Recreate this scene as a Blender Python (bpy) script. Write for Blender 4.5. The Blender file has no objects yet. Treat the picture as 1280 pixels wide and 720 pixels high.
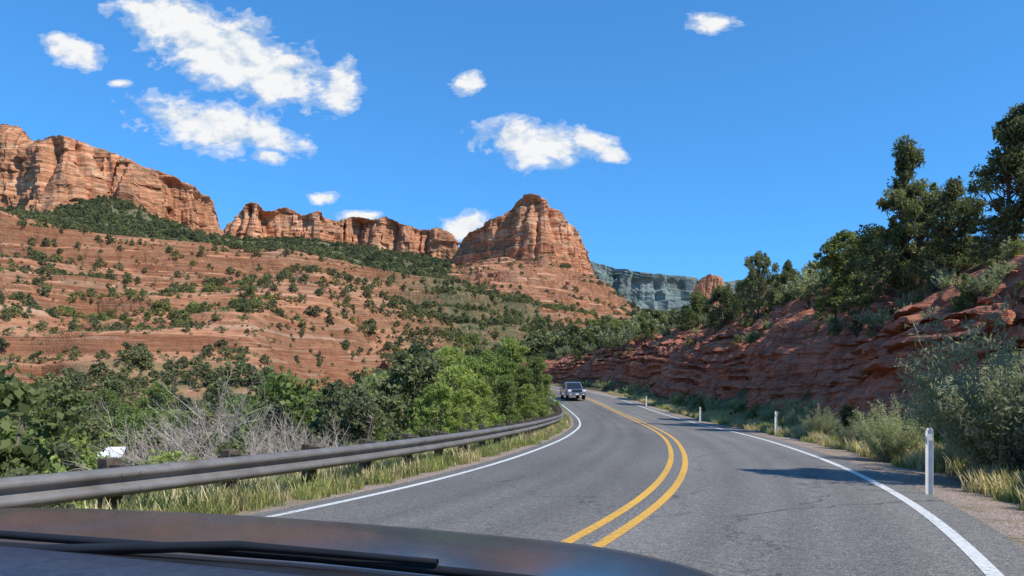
import bpy, bmesh, math
import numpy as np
from mathutils import Vector, Matrix

# ------------------------------------------------------------------ basics
scene = bpy.context.scene
scene.view_settings.view_transform = 'Standard'
scene.view_settings.look = 'None'
scene.view_settings.exposure = 0
F = 930.0
EYE = 1.35
SUN = np.array([0.78, -0.52, 0.94]); SUN /= np.linalg.norm(SUN)

def link(ob, parent=None):
    scene.collection.objects.link(ob)
    if parent is not None: ob.parent = parent
    return ob

def empty(name, loc=(0, 0, 0), rotz=0.0):
    e = bpy.data.objects.new(name, None); e.location = loc; e.rotation_euler = (0, 0, rotz)
    e.empty_display_size = 0.3
    return link(e)

def px_to_world(b, r, Y):
    """world point at distance Y, from image pixel offsets to centre column and horizon row"""
    b = np.asarray(b, float); r = np.asarray(r, float); Y = np.asarray(Y, float)
    return b * Y / F, Y, EYE + r * Y / F

# ------------------------------------------------------------------ noise
def _h(ix, iy, iz, seed):
    h = (ix * 374761393 + iy * 668265263 + iz * 1274126177 + seed * 1013904223) & 0xffffffff
    h = ((h ^ (h >> 13)) * 1274126177) & 0xffffffff
    h = h ^ (h >> 16)
    return (h & 0xffff) / 32767.5 - 1.0

def noise3(x, y, z, seed=0):
    x, y, z = np.broadcast_arrays(np.asarray(x, float), np.asarray(y, float), np.asarray(z, float))
    fx = np.floor(x); fy = np.floor(y); fz = np.floor(z)
    ix = fx.astype(np.int64); iy = fy.astype(np.int64); iz = fz.astype(np.int64)
    x = x - fx; y = y - fy; z = z - fz
    x = x * x * (3 - 2 * x); y = y * y * (3 - 2 * y); z = z * z * (3 - 2 * z)
    r = 0
    for dx in (0, 1):
        wx = x if dx else 1 - x
        for dy in (0, 1):
            wy = y if dy else 1 - y
            for dz in (0, 1):
                wz = z if dz else 1 - z
                r = r + wx * wy * wz * _h(ix + dx, iy + dy, iz + dz, seed)
    return r

def noise2(x, y, seed=0):
    x, y = np.broadcast_arrays(np.asarray(x, float), np.asarray(y, float))
    fx = np.floor(x); fy = np.floor(y)
    ix = fx.astype(np.int64); iy = fy.astype(np.int64); iz = np.zeros_like(ix)
    x = x - fx; y = y - fy
    x = x * x * (3 - 2 * x); y = y * y * (3 - 2 * y)
    return ((1 - x) * (1 - y) * _h(ix, iy, iz, seed) + x * (1 - y) * _h(ix + 1, iy, iz, seed)
            + (1 - x) * y * _h(ix, iy + 1, iz, seed) + x * y * _h(ix + 1, iy + 1, iz, seed))

def fbm2(x, y, o=4, seed=0):
    a = 1.0; s = 0; t = 0
    for i in range(o):
        s = s + a * noise2(x * 2.03 ** i + i * 17.3, y * 2.03 ** i - i * 9.1, seed + i); t += a; a *= 0.5
    return s / t * 1.4

def fbm3(x, y, z, o=3, seed=0):
    a = 1.0; s = 0; t = 0
    for i in range(o):
        k = 2.03 ** i
        s = s + a * noise3(x * k + i * 17.3, y * k - i * 9.1, z * k + i * 3.7, seed + i); t += a; a *= 0.5
    return s / t * 1.4

def sstep(a, b, x):
    t = np.clip((x - a) / (b - a), 0, 1); return t * t * (3 - 2 * t)

# ------------------------------------------------------------------ mesh helpers
def mesh_np(name, verts, quads, mats, mi=None, smooth=False):
    me = bpy.data.meshes.new(name)
    verts = np.asarray(verts, np.float32); quads = np.asarray(quads, np.int32)
    f, k = quads.shape
    me.vertices.add(len(verts)); me.vertices.foreach_set('co', verts.ravel())
    me.loops.add(f * k); me.loops.foreach_set('vertex_index', quads.ravel())
    me.polygons.add(f); me.polygons.foreach_set('loop_start', (np.arange(f) * k).astype(np.int32))
    for m in mats: me.materials.append(m)
    if mi is not None: me.polygons.foreach_set('material_index', np.asarray(mi, np.int32))
    me.polygons.foreach_set('use_smooth', np.full(f, smooth, dtype=bool))
    me.update(calc_edges=True)
    return me

def grid_quads(n, m, flip=False):
    i = np.arange(n - 1)[:, None]; j = np.arange(m - 1)[None, :]
    a = i * m + j
    q = np.stack([a, a + 1, a + m + 1, a + m], -1).reshape(-1, 4)
    return q[:, ::-1] if flip else q

class MB:
    def __init__(s): s.v = []; s.q = []; s.m = []; s.n = 0
    def add(s, v, q, m=0):
        v = np.asarray(v, float); q = np.asarray(q, int)
        s.v.append(v); s.q.append(q + s.n); s.m.append(np.full(len(q), m)); s.n += len(v)
    def mesh(s, name, mats, smooth=False):
        return mesh_np(name, np.concatenate(s.v), np.concatenate(s.q), mats, np.concatenate(s.m), smooth)

def tube(pts, rad, sides=5):
    pts = np.asarray(pts, float); n = len(pts); rad = np.broadcast_to(rad, (n,))
    d = np.gradient(pts, axis=0); d /= np.linalg.norm(d, axis=1)[:, None] + 1e-9
    ref = np.array([0.31, 0.17, 0.93]) if abs(d[0, 2]) < 0.8 else np.array([1.0, 0.1, 0.0])
    a = np.cross(d, ref); a /= np.linalg.norm(a, axis=1)[:, None] + 1e-9
    b = np.cross(d, a)
    t = np.linspace(0, 2 * np.pi, sides, endpoint=False)
    v = pts[:, None, :] + rad[:, None, None] * (np.cos(t)[None, :, None] * a[:, None, :] + np.sin(t)[None, :, None] * b[:, None, :])
    i = np.arange(n - 1)[:, None]; j = np.arange(sides)[None, :]; j2 = (j + 1) % sides
    q = np.stack([i * sides + j, i * sides + j2, (i + 1) * sides + j2, (i + 1) * sides + j], -1).reshape(-1, 4)
    return v.reshape(-1, 3), q

# ------------------------------------------------------------------ node helpers
class NT:
    def __init__(s, nt): s.nt = nt
    def n(s, typ, **kw):
        nd = s.nt.nodes.new(typ)
        for k, v in kw.items(): setattr(nd, k, v)
        return nd
    def l(s, a, b): s.nt.links.new(a, b)
    def put(s, sock, v):
        if isinstance(v, bpy.types.NodeSocket): s.l(v, sock)
        elif v is not None:
            if isinstance(v, (tuple, list)) and len(v) == 3 and sock.type == 'RGBA': v = (*v, 1)
            sock.default_value = v
    def math(s, op, a, b=None, c=None, clamp=False):
        nd = s.n('ShaderNodeMath', operation=op, use_clamp=clamp)
        s.put(nd.inputs[0], a)
        if b is not None: s.put(nd.inputs[1], b)
        if c is not None: s.put(nd.inputs[2], c)
        return nd.outputs[0]
    def mix(s, f, a, b, blend='MIX'):
        nd = s.n('ShaderNodeMix', data_type='RGBA', blend_type=blend, clamp_factor=True)
        s.put(nd.inputs[0], f); s.put(nd.inputs[6], a); s.put(nd.inputs[7], b)
        return nd.outputs[2]
    def noise(s, vec, scale=5, detail=4, rough=0.55, dist=0.0):
        nd = s.n('ShaderNodeTexNoise'); nd.inputs['Scale'].default_value = scale
        nd.inputs['Detail'].default_value = detail; nd.inputs['Roughness'].default_value = rough
        nd.inputs['Distortion'].default_value = dist
        if vec is not None: s.l(vec, nd.inputs['Vector'])
        return nd.outputs[0]
    def voro(s, vec, scale=5, feature='F1'):
        nd = s.n('ShaderNodeTexVoronoi', feature=feature); nd.inputs['Scale'].default_value = scale
        s.l(vec, nd.inputs['Vector']); return nd
    def map(s, vec, sc, loc=(0, 0, 0)):
        nd = s.n('ShaderNodeMapping'); nd.inputs['Scale'].default_value = sc; nd.inputs['Location'].default_value = loc
        s.l(vec, nd.inputs['Vector']); return nd.outputs[0]
    def ramp(s, f, stops, interp='LINEAR'):
        nd = s.n('ShaderNodeValToRGB'); cr = nd.color_ramp; cr.interpolation = interp
        while len(cr.elements) > 1: cr.elements.remove(cr.elements[-1])
        for i, (p, c) in enumerate(stops):
            e = cr.elements[0] if i == 0 else cr.elements.new(p)
            e.position = p
            e.color = (*c, 1) if isinstance(c, (tuple, list)) else (c, c, c, 1)
        s.l(f, nd.inputs[0]); return nd.outputs[0]
    def bump(s, h, strength=0.5, dist=0.1):
        nd = s.n('ShaderNodeBump'); nd.inputs['Strength'].default_value = strength; nd.inputs['Distance'].default_value = dist
        s.l(h, nd.inputs['Height']); return nd.outputs[0]
    def attr(s, name):
        return s.n('ShaderNodeAttribute', attribute_name=name)
    def sep(s, v):
        nd = s.n('ShaderNodeSeparateXYZ'); s.l(v, nd.inputs[0]); return nd.outputs

def newmat(name, rough=0.8, color=None, metal=0.0, spec=0.3):
    m = bpy.data.materials.new(name); m.use_nodes = True
    t = NT(m.node_tree); b = m.node_tree.nodes['Principled BSDF']
    b.inputs['Roughness'].default_value = rough; b.inputs['Metallic'].default_value = metal
    b.inputs['Specular IOR Level'].default_value = spec
    if color: b.inputs['Base Color'].default_value = (*color, 1)
    return m, t, b

def diffmat(name):
    m = bpy.data.materials.new(name); m.use_nodes = True
    t = NT(m.node_tree); m.node_tree.nodes.remove(m.node_tree.nodes['Principled BSDF'])
    d = t.n('ShaderNodeBsdfDiffuse'); t.l(d.outputs[0], m.node_tree.nodes['Material Output'].inputs[0])
    return m, t, d

def simple(name, color, rough=0.7, metal=0.0, var=0.25, scale=6.0, bump=0.1, spec=0.3):
    m, t, b = newmat(name, rough, None, metal, spec)
    tc = t.n('ShaderNodeTexCoord').outputs['Object']
    n = t.noise(tc, scale, 5)
    lo = tuple(c * (1 - var) for c in color); hi = tuple(min(1, c * (1 + var)) for c in color)
    t.l(t.ramp(n, [(0.3, lo), (0.7, hi)]), b.inputs['Base Color'])
    if bump: t.l(t.bump(n, bump, 0.02), b.inputs['Normal'])
    return m

def strata_color(t, pos, ah, av, ramp_stops, warp=0.0, fine=4.0):
    w = t.noise(pos, ah * 2.0, 3)
    x, y, z = t.sep(pos)
    zz = t.math('MULTIPLY_ADD', w, warp, z)
    cmb = t.n('ShaderNodeCombineXYZ'); t.l(x, cmb.inputs[0]); t.l(y, cmb.inputs[1]); t.l(zz, cmb.inputs[2])
    p = cmb.outputs[0]
    n1 = t.noise(t.map(p, (ah, ah, av)), 1.0, 3, 0.6)
    n2 = t.noise(t.map(p, (ah * fine, ah * fine, av * fine), (7, 3, 1)), 1.0, 4, 0.6)
    f = t.math('ADD', t.math('MULTIPLY', n1, 0.5), t.math('MULTIPLY', n2, 0.5))
    return t.ramp(f, ramp_stops), f, n2

def rock_mat(name, ah, av, stops, warp, streak=0.05, bscale=1.0, bdist=0.5, bstr=0.8, fine=4.0, veg=0.0):
    m, t, b = diffmat(name)
    geo = t.n('ShaderNodeNewGeometry'); pos = geo.outputs['Position']
    col, f, n2 = strata_color(t, pos, ah, av, stops, warp, fine)
    st = t.noise(t.map(pos, (streak, streak, streak * 0.12)), 1.0, 5, 0.65)
    col = t.mix(1.0, col, t.ramp(st, [(0.32, 0.58), (0.5, 1.0), (0.7, 1.15)]), 'MULTIPLY')
    fn = t.noise(pos, bscale, 6, 0.65)
    col = t.mix(1.0, col, t.ramp(fn, [(0.3, 0.72), (0.65, 1.12)]), 'MULTIPLY')
    if veg:
        nz = t.sep(geo.outputs['True Normal'])[2]
        v = t.math('MULTIPLY', t.ramp(nz, [(0.45, 0.0), (0.75, 1.0)]), t.ramp(t.noise(pos, bscale * 1.7, 4, 0.7), [(0.42, 0.0), (0.52, veg)]))
        col = t.mix(v, col, (0.085, 0.10, 0.06))
    t.l(col, b.inputs['Color'])
    h = t.math('ADD', t.math('MULTIPLY', fn, 0.7), n2)
    t.l(t.bump(h, bstr, bdist), b.inputs['Normal'])
    return m

RED = [(0.30, (0.26, 0.105, 0.062)), (0.39, (0.46, 0.195, 0.105)), (0.44, (0.63, 0.325, 0.175)), (0.49, (0.41, 0.165, 0.090)), (0.54, (0.61, 0.295, 0.16)),
       (0.60, (0.68, 0.41, 0.25)), (0.66, (0.47, 0.215, 0.125)), (0.74, (0.70, 0.50, 0.33))]
M_cliff = rock_mat('red_sandstone_cliff', 0.004, 0.05, RED, 14.0, 0.06, 0.09, 3.0, 0.85, 4.5, veg=.85)
M_cliff2 = rock_mat('hazed_mesa_rock', 0.002, 0.02, [(0.3, (0.115, 0.165, 0.155)), (0.42, (0.14, 0.19, 0.175)), (0.5, (0.23, 0.255, 0.24)),
                    (0.56, (0.155, 0.20, 0.185)), (0.7, (0.22, 0.25, 0.24))], 20.0, 0.012, 0.02, 10.0, 0.5, veg=.6)  # grey-green mesa tones with blue-green distance haze mixed into the colour
M_bank = rock_mat('roadcut_rock', 0.08, 1.0, [(0.30, (0.20, 0.072, 0.048)), (0.42, (0.37, 0.138, 0.085)), (0.5, (0.52, 0.215, 0.13)),
                   (0.56, (0.38, 0.145, 0.088)), (0.64, (0.56, 0.265, 0.165)), (0.74, (0.64, 0.40, 0.28))], 0.7, 0.9, 3.0, 0.16, 0.9, 5.0)

def terrain_mat():
    m, t, b = diffmat('terrain_soil')
    g = t.n('ShaderNodeNewGeometry'); pos = g.outputs['Position']
    col, f, n2 = strata_color(t, pos, 0.005, 0.13, [(0.32, (0.30, 0.110, 0.064)), (0.40, (0.50, 0.210, 0.112)), (0.445, (0.72, 0.42, 0.265)),
                              (0.485, (0.42, 0.158, 0.084)), (0.54, (0.64, 0.315, 0.175)), (0.585, (0.46, 0.19, 0.104)), (0.63, (0.68, 0.37, 0.225)), (0.72, (0.76, 0.55, 0.41))], 6.0, 5.0)
    fn = t.noise(pos, 0.35, 8, 0.7)
    col = t.mix(1.0, col, t.ramp(fn, [(0.3, 0.68), (0.7, 1.15)]), 'MULTIPLY')
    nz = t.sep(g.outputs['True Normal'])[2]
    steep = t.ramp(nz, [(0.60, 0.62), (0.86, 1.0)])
    flat = t.ramp(nz, [(0.84, 0.0), (0.95, 1.0)])
    dirt = t.ramp(t.noise(pos, 0.12, 8, 0.7), [(0.3, (0.46, 0.20, 0.11)), (0.45, (0.66, 0.33, 0.19)), (0.58, (0.56, 0.30, 0.175)), (0.7, (0.50, 0.37, 0.225))])
    col = t.mix(t.math('MULTIPLY', flat, 0.5), col, dirt)
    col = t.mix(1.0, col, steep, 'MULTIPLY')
    a = t.attr('mask'); r, gg, bb = t.sep(a.outputs['Vector'])
    sp = t.ramp(t.noise(pos, 0.9, 6, 0.75), [(0.52, 0.0), (0.62, 0.65)])
    patch = t.ramp(t.noise(pos, 0.035, 4, 0.6), [(0.40, 0.15), (0.62, 1.0)])
    col = t.mix(t.math('MULTIPLY', sp, patch), col, (0.22, 0.20, 0.115))
    sc = t.noise(pos, 0.22, 7, 0.7)
    gm = t.math('MULTIPLY', bb, t.ramp(t.math('ADD', t.math('MULTIPLY', sc, 0.7), t.math('MULTIPLY', bb, 0.25)), [(0.42, 0.0), (0.58, 1.0)]))
    green = t.ramp(t.noise(pos, 0.6, 5, 0.7), [(0.35, (0.08, 0.10, 0.05)), (0.55, (0.165, 0.155, 0.085)), (0.7, (0.38, 0.25, 0.15))])
    col = t.mix(gm, col, green)
    gr = t.ramp(t.noise(pos, 5.0, 6, 0.7), [(0.35, (0.12, 0.11, 0.05)), (0.5, (0.27, 0.21, 0.11)), (0.7, (0.44, 0.31, 0.19))])
    col = t.mix(r, col, gr)
    gv = t.ramp(t.voro(pos, 22).outputs['Color'], [(0.1, (0.12, 0.10, 0.085)), (0.5, (0.27, 0.20, 0.165)), (0.9, (0.45, 0.36, 0.30))])
    col = t.mix(gg, col, gv)
    t.l(col, b.inputs['Color'])
    h = t.math('ADD', t.math('MULTIPLY', fn, 2.0), t.noise(pos, 3.0, 5, 0.7))
    t.l(t.bump(h, 0.8, 0.6), b.inputs['Normal'])
    return m
M_terrain = terrain_mat()

def leaf_mat(name, base, var=0.45, trans=0.35, warm=(1.35, 1.15, 0.8)):
    m = bpy.data.materials.new(name); m.use_nodes = True
    t = NT(m.node_tree); m.node_tree.nodes.remove(m.node_tree.nodes['Principled BSDF']); out = m.node_tree.nodes['Material Output']
    b = t.n('ShaderNodeBsdfDiffuse')
    g = t.n('ShaderNodeNewGeometry'); oi = t.n('ShaderNodeObjectInfo')
    v = t.math('ADD', t.math('MULTIPLY', g.outputs['Random Per Island'], 0.5), t.math('MULTIPLY', oi.outputs['Random'], 0.5))
    lo = tuple(c * (1 - var) for c in base); hi = tuple(c * (1 + var) * w for c, w in zip(base, warm))
    col = t.ramp(v, [(0.1, lo), (0.5, base), (0.95, hi)])
    t.l(col, b.inputs['Color'])
    tr = t.n('ShaderNodeBsdfTranslucent'); t.l(t.mix(1.0, col, (1.3, 1.3, 0.7), 'MULTIPLY'), tr.inputs[0])
    mx = t.n('ShaderNodeMixShader'); mx.inputs[0].default_value = trans
    t.l(b.outputs[0], mx.inputs[1]); t.l(tr.outputs[0], mx.inputs[2]); t.l(mx.outputs[0], out.inputs[0])
    return m

L_jun = leaf_mat('juniper_foliage', (0.170, 0.190, 0.105))
L_dark = leaf_mat('dark_conifer_foliage', (0.110, 0.138, 0.082), trans=0.25)
L_bright = leaf_mat('willow_foliage', (0.26, 0.33, 0.12), trans=0.45)
L_oak = leaf_mat('oak_foliage', (0.19, 0.225, 0.098), trans=0.4)
L_sage = leaf_mat('sage_foliage', (0.34, 0.365, 0.235), var=0.35, trans=0.35, warm=(1.15, 1.1, .9))
L_grass = leaf_mat('grass_blades', (0.32, 0.35, 0.15), var=0.4, trans=0.4, warm=(1.4, 1.2, 1.1))
L_dry = leaf_mat('dry_grass_blades', (0.52, 0.46, 0.28), var=0.3, trans=0.3, warm=(1.2, 1.1, 1.0))
M_bark = simple('bark', (0.17, 0.14, 0.11), 0.9, scale=12, var=0.4)
M_twig = simple('grey_twigs', (0.38, 0.32, 0.27), 0.9, scale=9, var=0.35)
M_wood = simple('weathered_post_wood', (0.10, 0.08, 0.06), 0.9, scale=14, var=0.5, bump=0.4)

# ------------------------------------------------------------------ road centreline
cp = np.array([(-24, -34), (-15, -22), (-9.0, -12), (-5.1, -5), (-2.55, 0), (-0.25, 5), (0.71, 7.1), (1.58, 9.16), (2.45, 11.8), (3.65, 16.3),
               (4.85, 22), (6.2, 29.9), (7.95, 44), (8.85, 58), (8.7, 72), (7.6, 85), (5, 100), (0.5, 118), (-6, 140), (-14, 165), (-24, 195), (-34, 225)], float)
def catmull(P, per=24):
    P = np.vstack([2 * P[0] - P[1], P, 2 * P[-1] - P[-2]]); out = []
    t = np.linspace(0, 1, per, endpoint=False)[:, None]
    for i in range(1, len(P) - 2):
        a, b, c, d = P[i - 1], P[i], P[i + 1], P[i + 2]
        out.append(0.5 * (2 * b + (c - a) * t + (2 * a - 5 * b + 4 * c - d) * t ** 2 + (3 * b - a - 3 * c + d) * t ** 3))
    return np.vstack(out + [P[-2:-1]])
C = catmull(cp)
def resample(C, ds):
    L = np.r_[0, np.cumsum(np.linalg.norm(np.diff(C, axis=0), axis=1))]
    s = np.arange(0, L[-1], ds)
    return np.stack([np.interp(s, L, C[:, k]) for k in range(C.shape[1])], 1), s
C, S = resample(C, 0.4)
def smooth1(a, k):
    p = np.pad(a, (k, k), mode='reflect', reflect_type='odd'); return np.convolve(p, np.ones(2 * k + 1) / (2 * k + 1), 'valid')
for _ in range(3):
    C = np.stack([smooth1(C[:, 0], 5), smooth1(C[:, 1], 5)], 1)
CZ = np.interp(C[:, 1], [-40, 0, 46, 60, 70, 80, 100, 130, 170, 230], [0, 0, 0, .35, .95, 1.75, 3.2, 4.8, 6, 7])
CZ = smooth1(smooth1(CZ, 10), 10)
Tn = np.gradient(C, axis=0); Tn /= np.linalg.norm(Tn, axis=1)[:, None]
Rn = np.stack([Tn[:, 1], -Tn[:, 0]], 1)
UL, UR = -3.9, 3.35

def road_frame(x, y):
    x = np.ravel(x); y = np.ravel(y); u = np.empty(len(x)); k = np.empty(len(x), int)
    for a in range(0, len(x), 20000):
        b = a + 20000
        d = (x[a:b, None] - C[None, ::2, 0]) ** 2 + (y[a:b, None] - C[None, ::2, 1]) ** 2
        i = np.argmin(d, 1) * 2; k[a:b] = i
        dx = x[a:b] - C[i, 0]; dy = y[a:b] - C[i, 1]
        w = dx * Rn[i, 0] + dy * Rn[i, 1]; r = np.sqrt(dx * dx + dy * dy)
        u[a:b] = np.where(r > np.abs(w) + 1.0, np.sign(w + 1e-9) * r, w)
    return u, k

def Hb_of(Yc):
    return np.interp(Yc, [-30, 10, 25, 45, 62, 78, 98, 112, 140, 200], [4.6, 4.9, 5.8, 8.0, 8.8, 8.2, 6.6, 5.0, 4, 3])
TOE = 7.3
def bankprof(u, Hb):
    base = np.interp(u, [4.4, 5.2, 6.2, 7.3], [-.10, -.04, .14, .32])
    uA = TOE + .25 * Hb; uB = TOE + .8 * Hb
    return (base + np.clip((u - TOE) / (.25 * Hb), 0, 1) * .55 * Hb + np.clip((u - uA) / (.55 * Hb), 0, 1) * .45 * Hb
            + np.clip(u - uB, 0, 24) * .22), uB

# far terrain columns, given in image pixels with assumed distances
def col_table(xs, ys, Ys):
    b = np.array(xs, float) - 640; X, Y, Z = px_to_world(b, 503 - np.array(ys, float), np.array(Ys, float))
    return np.degrees(np.arctan2(X, Y)), np.hypot(X, Y), Z
rx = [-500, 0, 130, 260, 350, 450, 560, 650, 720, 760, 800, 860, 930, 1280]
thR, RR, ZR = col_table(rx, [250, 262, 286, 301, 308, 328, 350, 370, 388, 398, 407, 415, 430, 440],
                        [290, 300, 310, 320, 330, 345, 370, 400, 430, 450, 470, 480, 490, 500])
tx = [-500, 0, 60, 130, 200, 270, 300, 400, 500, 570, 620, 680, 740, 770, 797, 860, 1280]
thT, RT, ZT = col_table(tx, [250, 262, 262, 246, 272, 292, 298, 300, 314, 326, 320, 318, 340, 362, 384, 405, 410],
                        [800, 800, 800, 800, 820, 900, 1000, 1050, 1050, 960, 900, 880, 880, 840, 800, 850, 850])

def far_terrain(th, R, x, y):
    fl = np.interp(th, [-60, 2, 9, 60], [-5.5, -5.5, 10, 12])
    Rb = np.interp(th, [-45, -18, -3, 4, 40], [135, 150, 235, 260, 260])
    Rr = np.interp(th, thR, RR); Zr = np.interp(th, thR, ZR)
    Rt = np.interp(th, thT, RT); Zt = np.interp(th, thT, ZT)
    f = np.clip((R - Rb) / (Rr - Rb), 0, 1); g = np.clip((R - Rr) / (Rt - Rr), 0, 1)
    pf = np.interp(f, [0, .32, .37, .60, .64, .89, .925, 1], [0, .24, .33, .53, .61, .81, .955, 1])
    h = np.where(R < Rr, fl + (Zr - fl) * pf, Zr + (Zt - Zr) * g ** 1.25)
    gl = fbm2(x / 70, y / 70, 4, 3)
    on = sstep(0.0, 0.25, f)
    h = h + on * gl * (6 * (1 - 0.7 * sstep(.8, 1, f)) + 6 * sstep(0, .3, g) * (1 - sstep(.8, 1, g)))
    h = h - on * 5.5 * (1 - np.abs(fbm2(x / 38 + 5, y / 38, 2, 8))) ** 4 * (1 - sstep(.85, 1, f) * (1 - sstep(0, .1, g)))
    but = sstep(-6, -4, th) * (1 - sstep(9, 11, th)) * sstep(430, 520, R)
    for st, am, sd in ((9.0, 0.82, 1), (2.8, 0.60, 2)):
        stp = np.where(R > 480, st * 1.3, st)
        k = h / stp + 0.32 * fbm2(x / 80, y / 80, 4, 20 + sd)
        fr = k - np.floor(k)
        ter = (sstep(.72, .90, fr) - fr) * stp
        wt = am * on * np.clip(0.58 + 0.95 * fbm2(x / 50, y / 50, 3, 30 + sd) + .6 * but, 0, 1)
        h = h + ter * wt
    return h

def terrain(x, y):
    shp = np.shape(x); x = np.ravel(np.asarray(x, float)); y = np.ravel(np.asarray(y, float))
    R = np.hypot(x, y); th = np.degrees(np.arctan2(x, y))
    h = far_terrain(th, R, x, y)
    U = np.full(len(x), 999.0); K = np.zeros(len(x), int)
    sel = np.where(R < 330)[0]
    if len(sel):
        u, k = road_frame(x[sel], y[sel]); U[sel] = u; K[sel] = k
        Hb = Hb_of(C[k, 1]); pr, uB = bankprof(u, Hb)
        pr = pr - 1.5 * sstep(TOE + .2, TOE + 1.4, u) * (1 - sstep(uB - .6, uB + 1.2, u))
        lf = np.interp(u, [-60, -24, -15, -9, -6.6, -5.3, -4.5], [-6.0, -5.5, -3.8, -1.5, -.32, -.12, -.10])
        rel = np.where(u > 0, pr, lf)
        bump = fbm2(x[sel] / 6, y[sel] / 6, 3, 5) * sstep(5, 10, np.abs(u)) * np.where(u > 0, sstep(uB, uB + 4, u), 1) * .5
        near = CZ[k] + rel + bump
        near = np.where(u < -15, near - CZ[k] * sstep(15, 30, -u), near)
        wn = np.where(u > 0, 1 - sstep(26, 75, u), 1 - sstep(18, 45, -u))
        h[sel] = near * wn + h[sel] * (1 - wn)
    return h.reshape(shp), U.reshape(shp), K.reshape(shp)

# ------------------------------------------------------------------ terrain mesh
az = np.r_[np.arange(-180, -50, 4.0), np.arange(-50, 50, 0.15), np.arange(50, 180.1, 4.0)]
Rs = np.r_[1.2 * (100 / 1.2) ** np.linspace(0, 1, 175, endpoint=False), np.arange(100, 480, 1.2), np.arange(480, 1060, 3.2),
           1060 * (9000 / 1060) ** np.linspace(0, 1, 18)]
A, RRg = np.meshgrid(np.radians(az), Rs, indexing='ij')
X = RRg * np.sin(A); Y = RRg * np.cos(A)
Z, U, K = terrain(X, Y)
me = mesh_np('terrain', np.stack([X, Y, Z], -1).reshape(-1, 3), grid_quads(len(az), len(Rs), True), [M_terrain], smooth=False)
THg = np.degrees(A)
gv = 1 - sstep(4.9, 5.6, np.abs(U))
gs = np.where(U > 0, sstep(4.9, 5.6, U) * (1 - sstep(7.2, 8.0, U)), sstep(5.0, 5.8, -U)) * (RRg < 200)
gs = gs * np.clip(.7 + .6 * fbm2(X / 3, Y / 3, 3, 77), 0, 1)
def cover(th, R, x, y):
    c = np.interp(th, [-40, -30, -12, -8, 0, 5, 60], [.08, .08, .15, .62, .85, .9, .7]) + .25 * fbm2(x / 30, y / 30, 3, 78)
    low = .75 * (1 - sstep(115, 150, R)); c = np.maximum(c, low)
    tal = sstep(330, 430, R) * np.interp(th, [-40, -5.5, -4, 8, 12], [1, 1, .10, .06, .9])
    c = np.where(R > 400, tal, c)
    return np.clip(c, 0, 1)
cv = cover(THg, RRg, X, Y)
mask = np.stack([gs, gv, cv], -1).reshape(-1, 3).astype(np.float32)
at = me.attributes.new('mask', 'FLOAT_VECTOR', 'POINT'); at.data.foreach_set('vector', mask.ravel())
link(bpy.data.objects.new('terrain', me))

# ------------------------------------------------------------------ road
def strip(name, us, zs, mat, a=0, b=None, smooth=True):
    b = len(C) if b is None else b
    us = np.asarray(us, float); zs = np.asarray(zs, float)
    P = np.zeros((b - a, len(us), 3))
    P[..., 0] = C[a:b, 0, None] + Rn[a:b, 0, None] * us; P[..., 1] = C[a:b, 1, None] + Rn[a:b, 1, None] * us
    P[..., 2] = CZ[a:b, None] + zs
    me = mesh_np(name, P.reshape(-1, 3), grid_quads(b - a, len(us), True), [mat], smooth=smooth)
    su = np.stack([np.broadcast_to(us, (b - a, len(us))), np.broadcast_to(S[a:b, None], (b - a, len(us))), np.zeros((b - a, len(us)))], -1)
    at = me.attributes.new('su', 'FLOAT_VECTOR', 'POINT'); at.data.foreach_set('vector', su.astype(np.float32).ravel())
    return link(bpy.data.objects.new(name, me))

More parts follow.
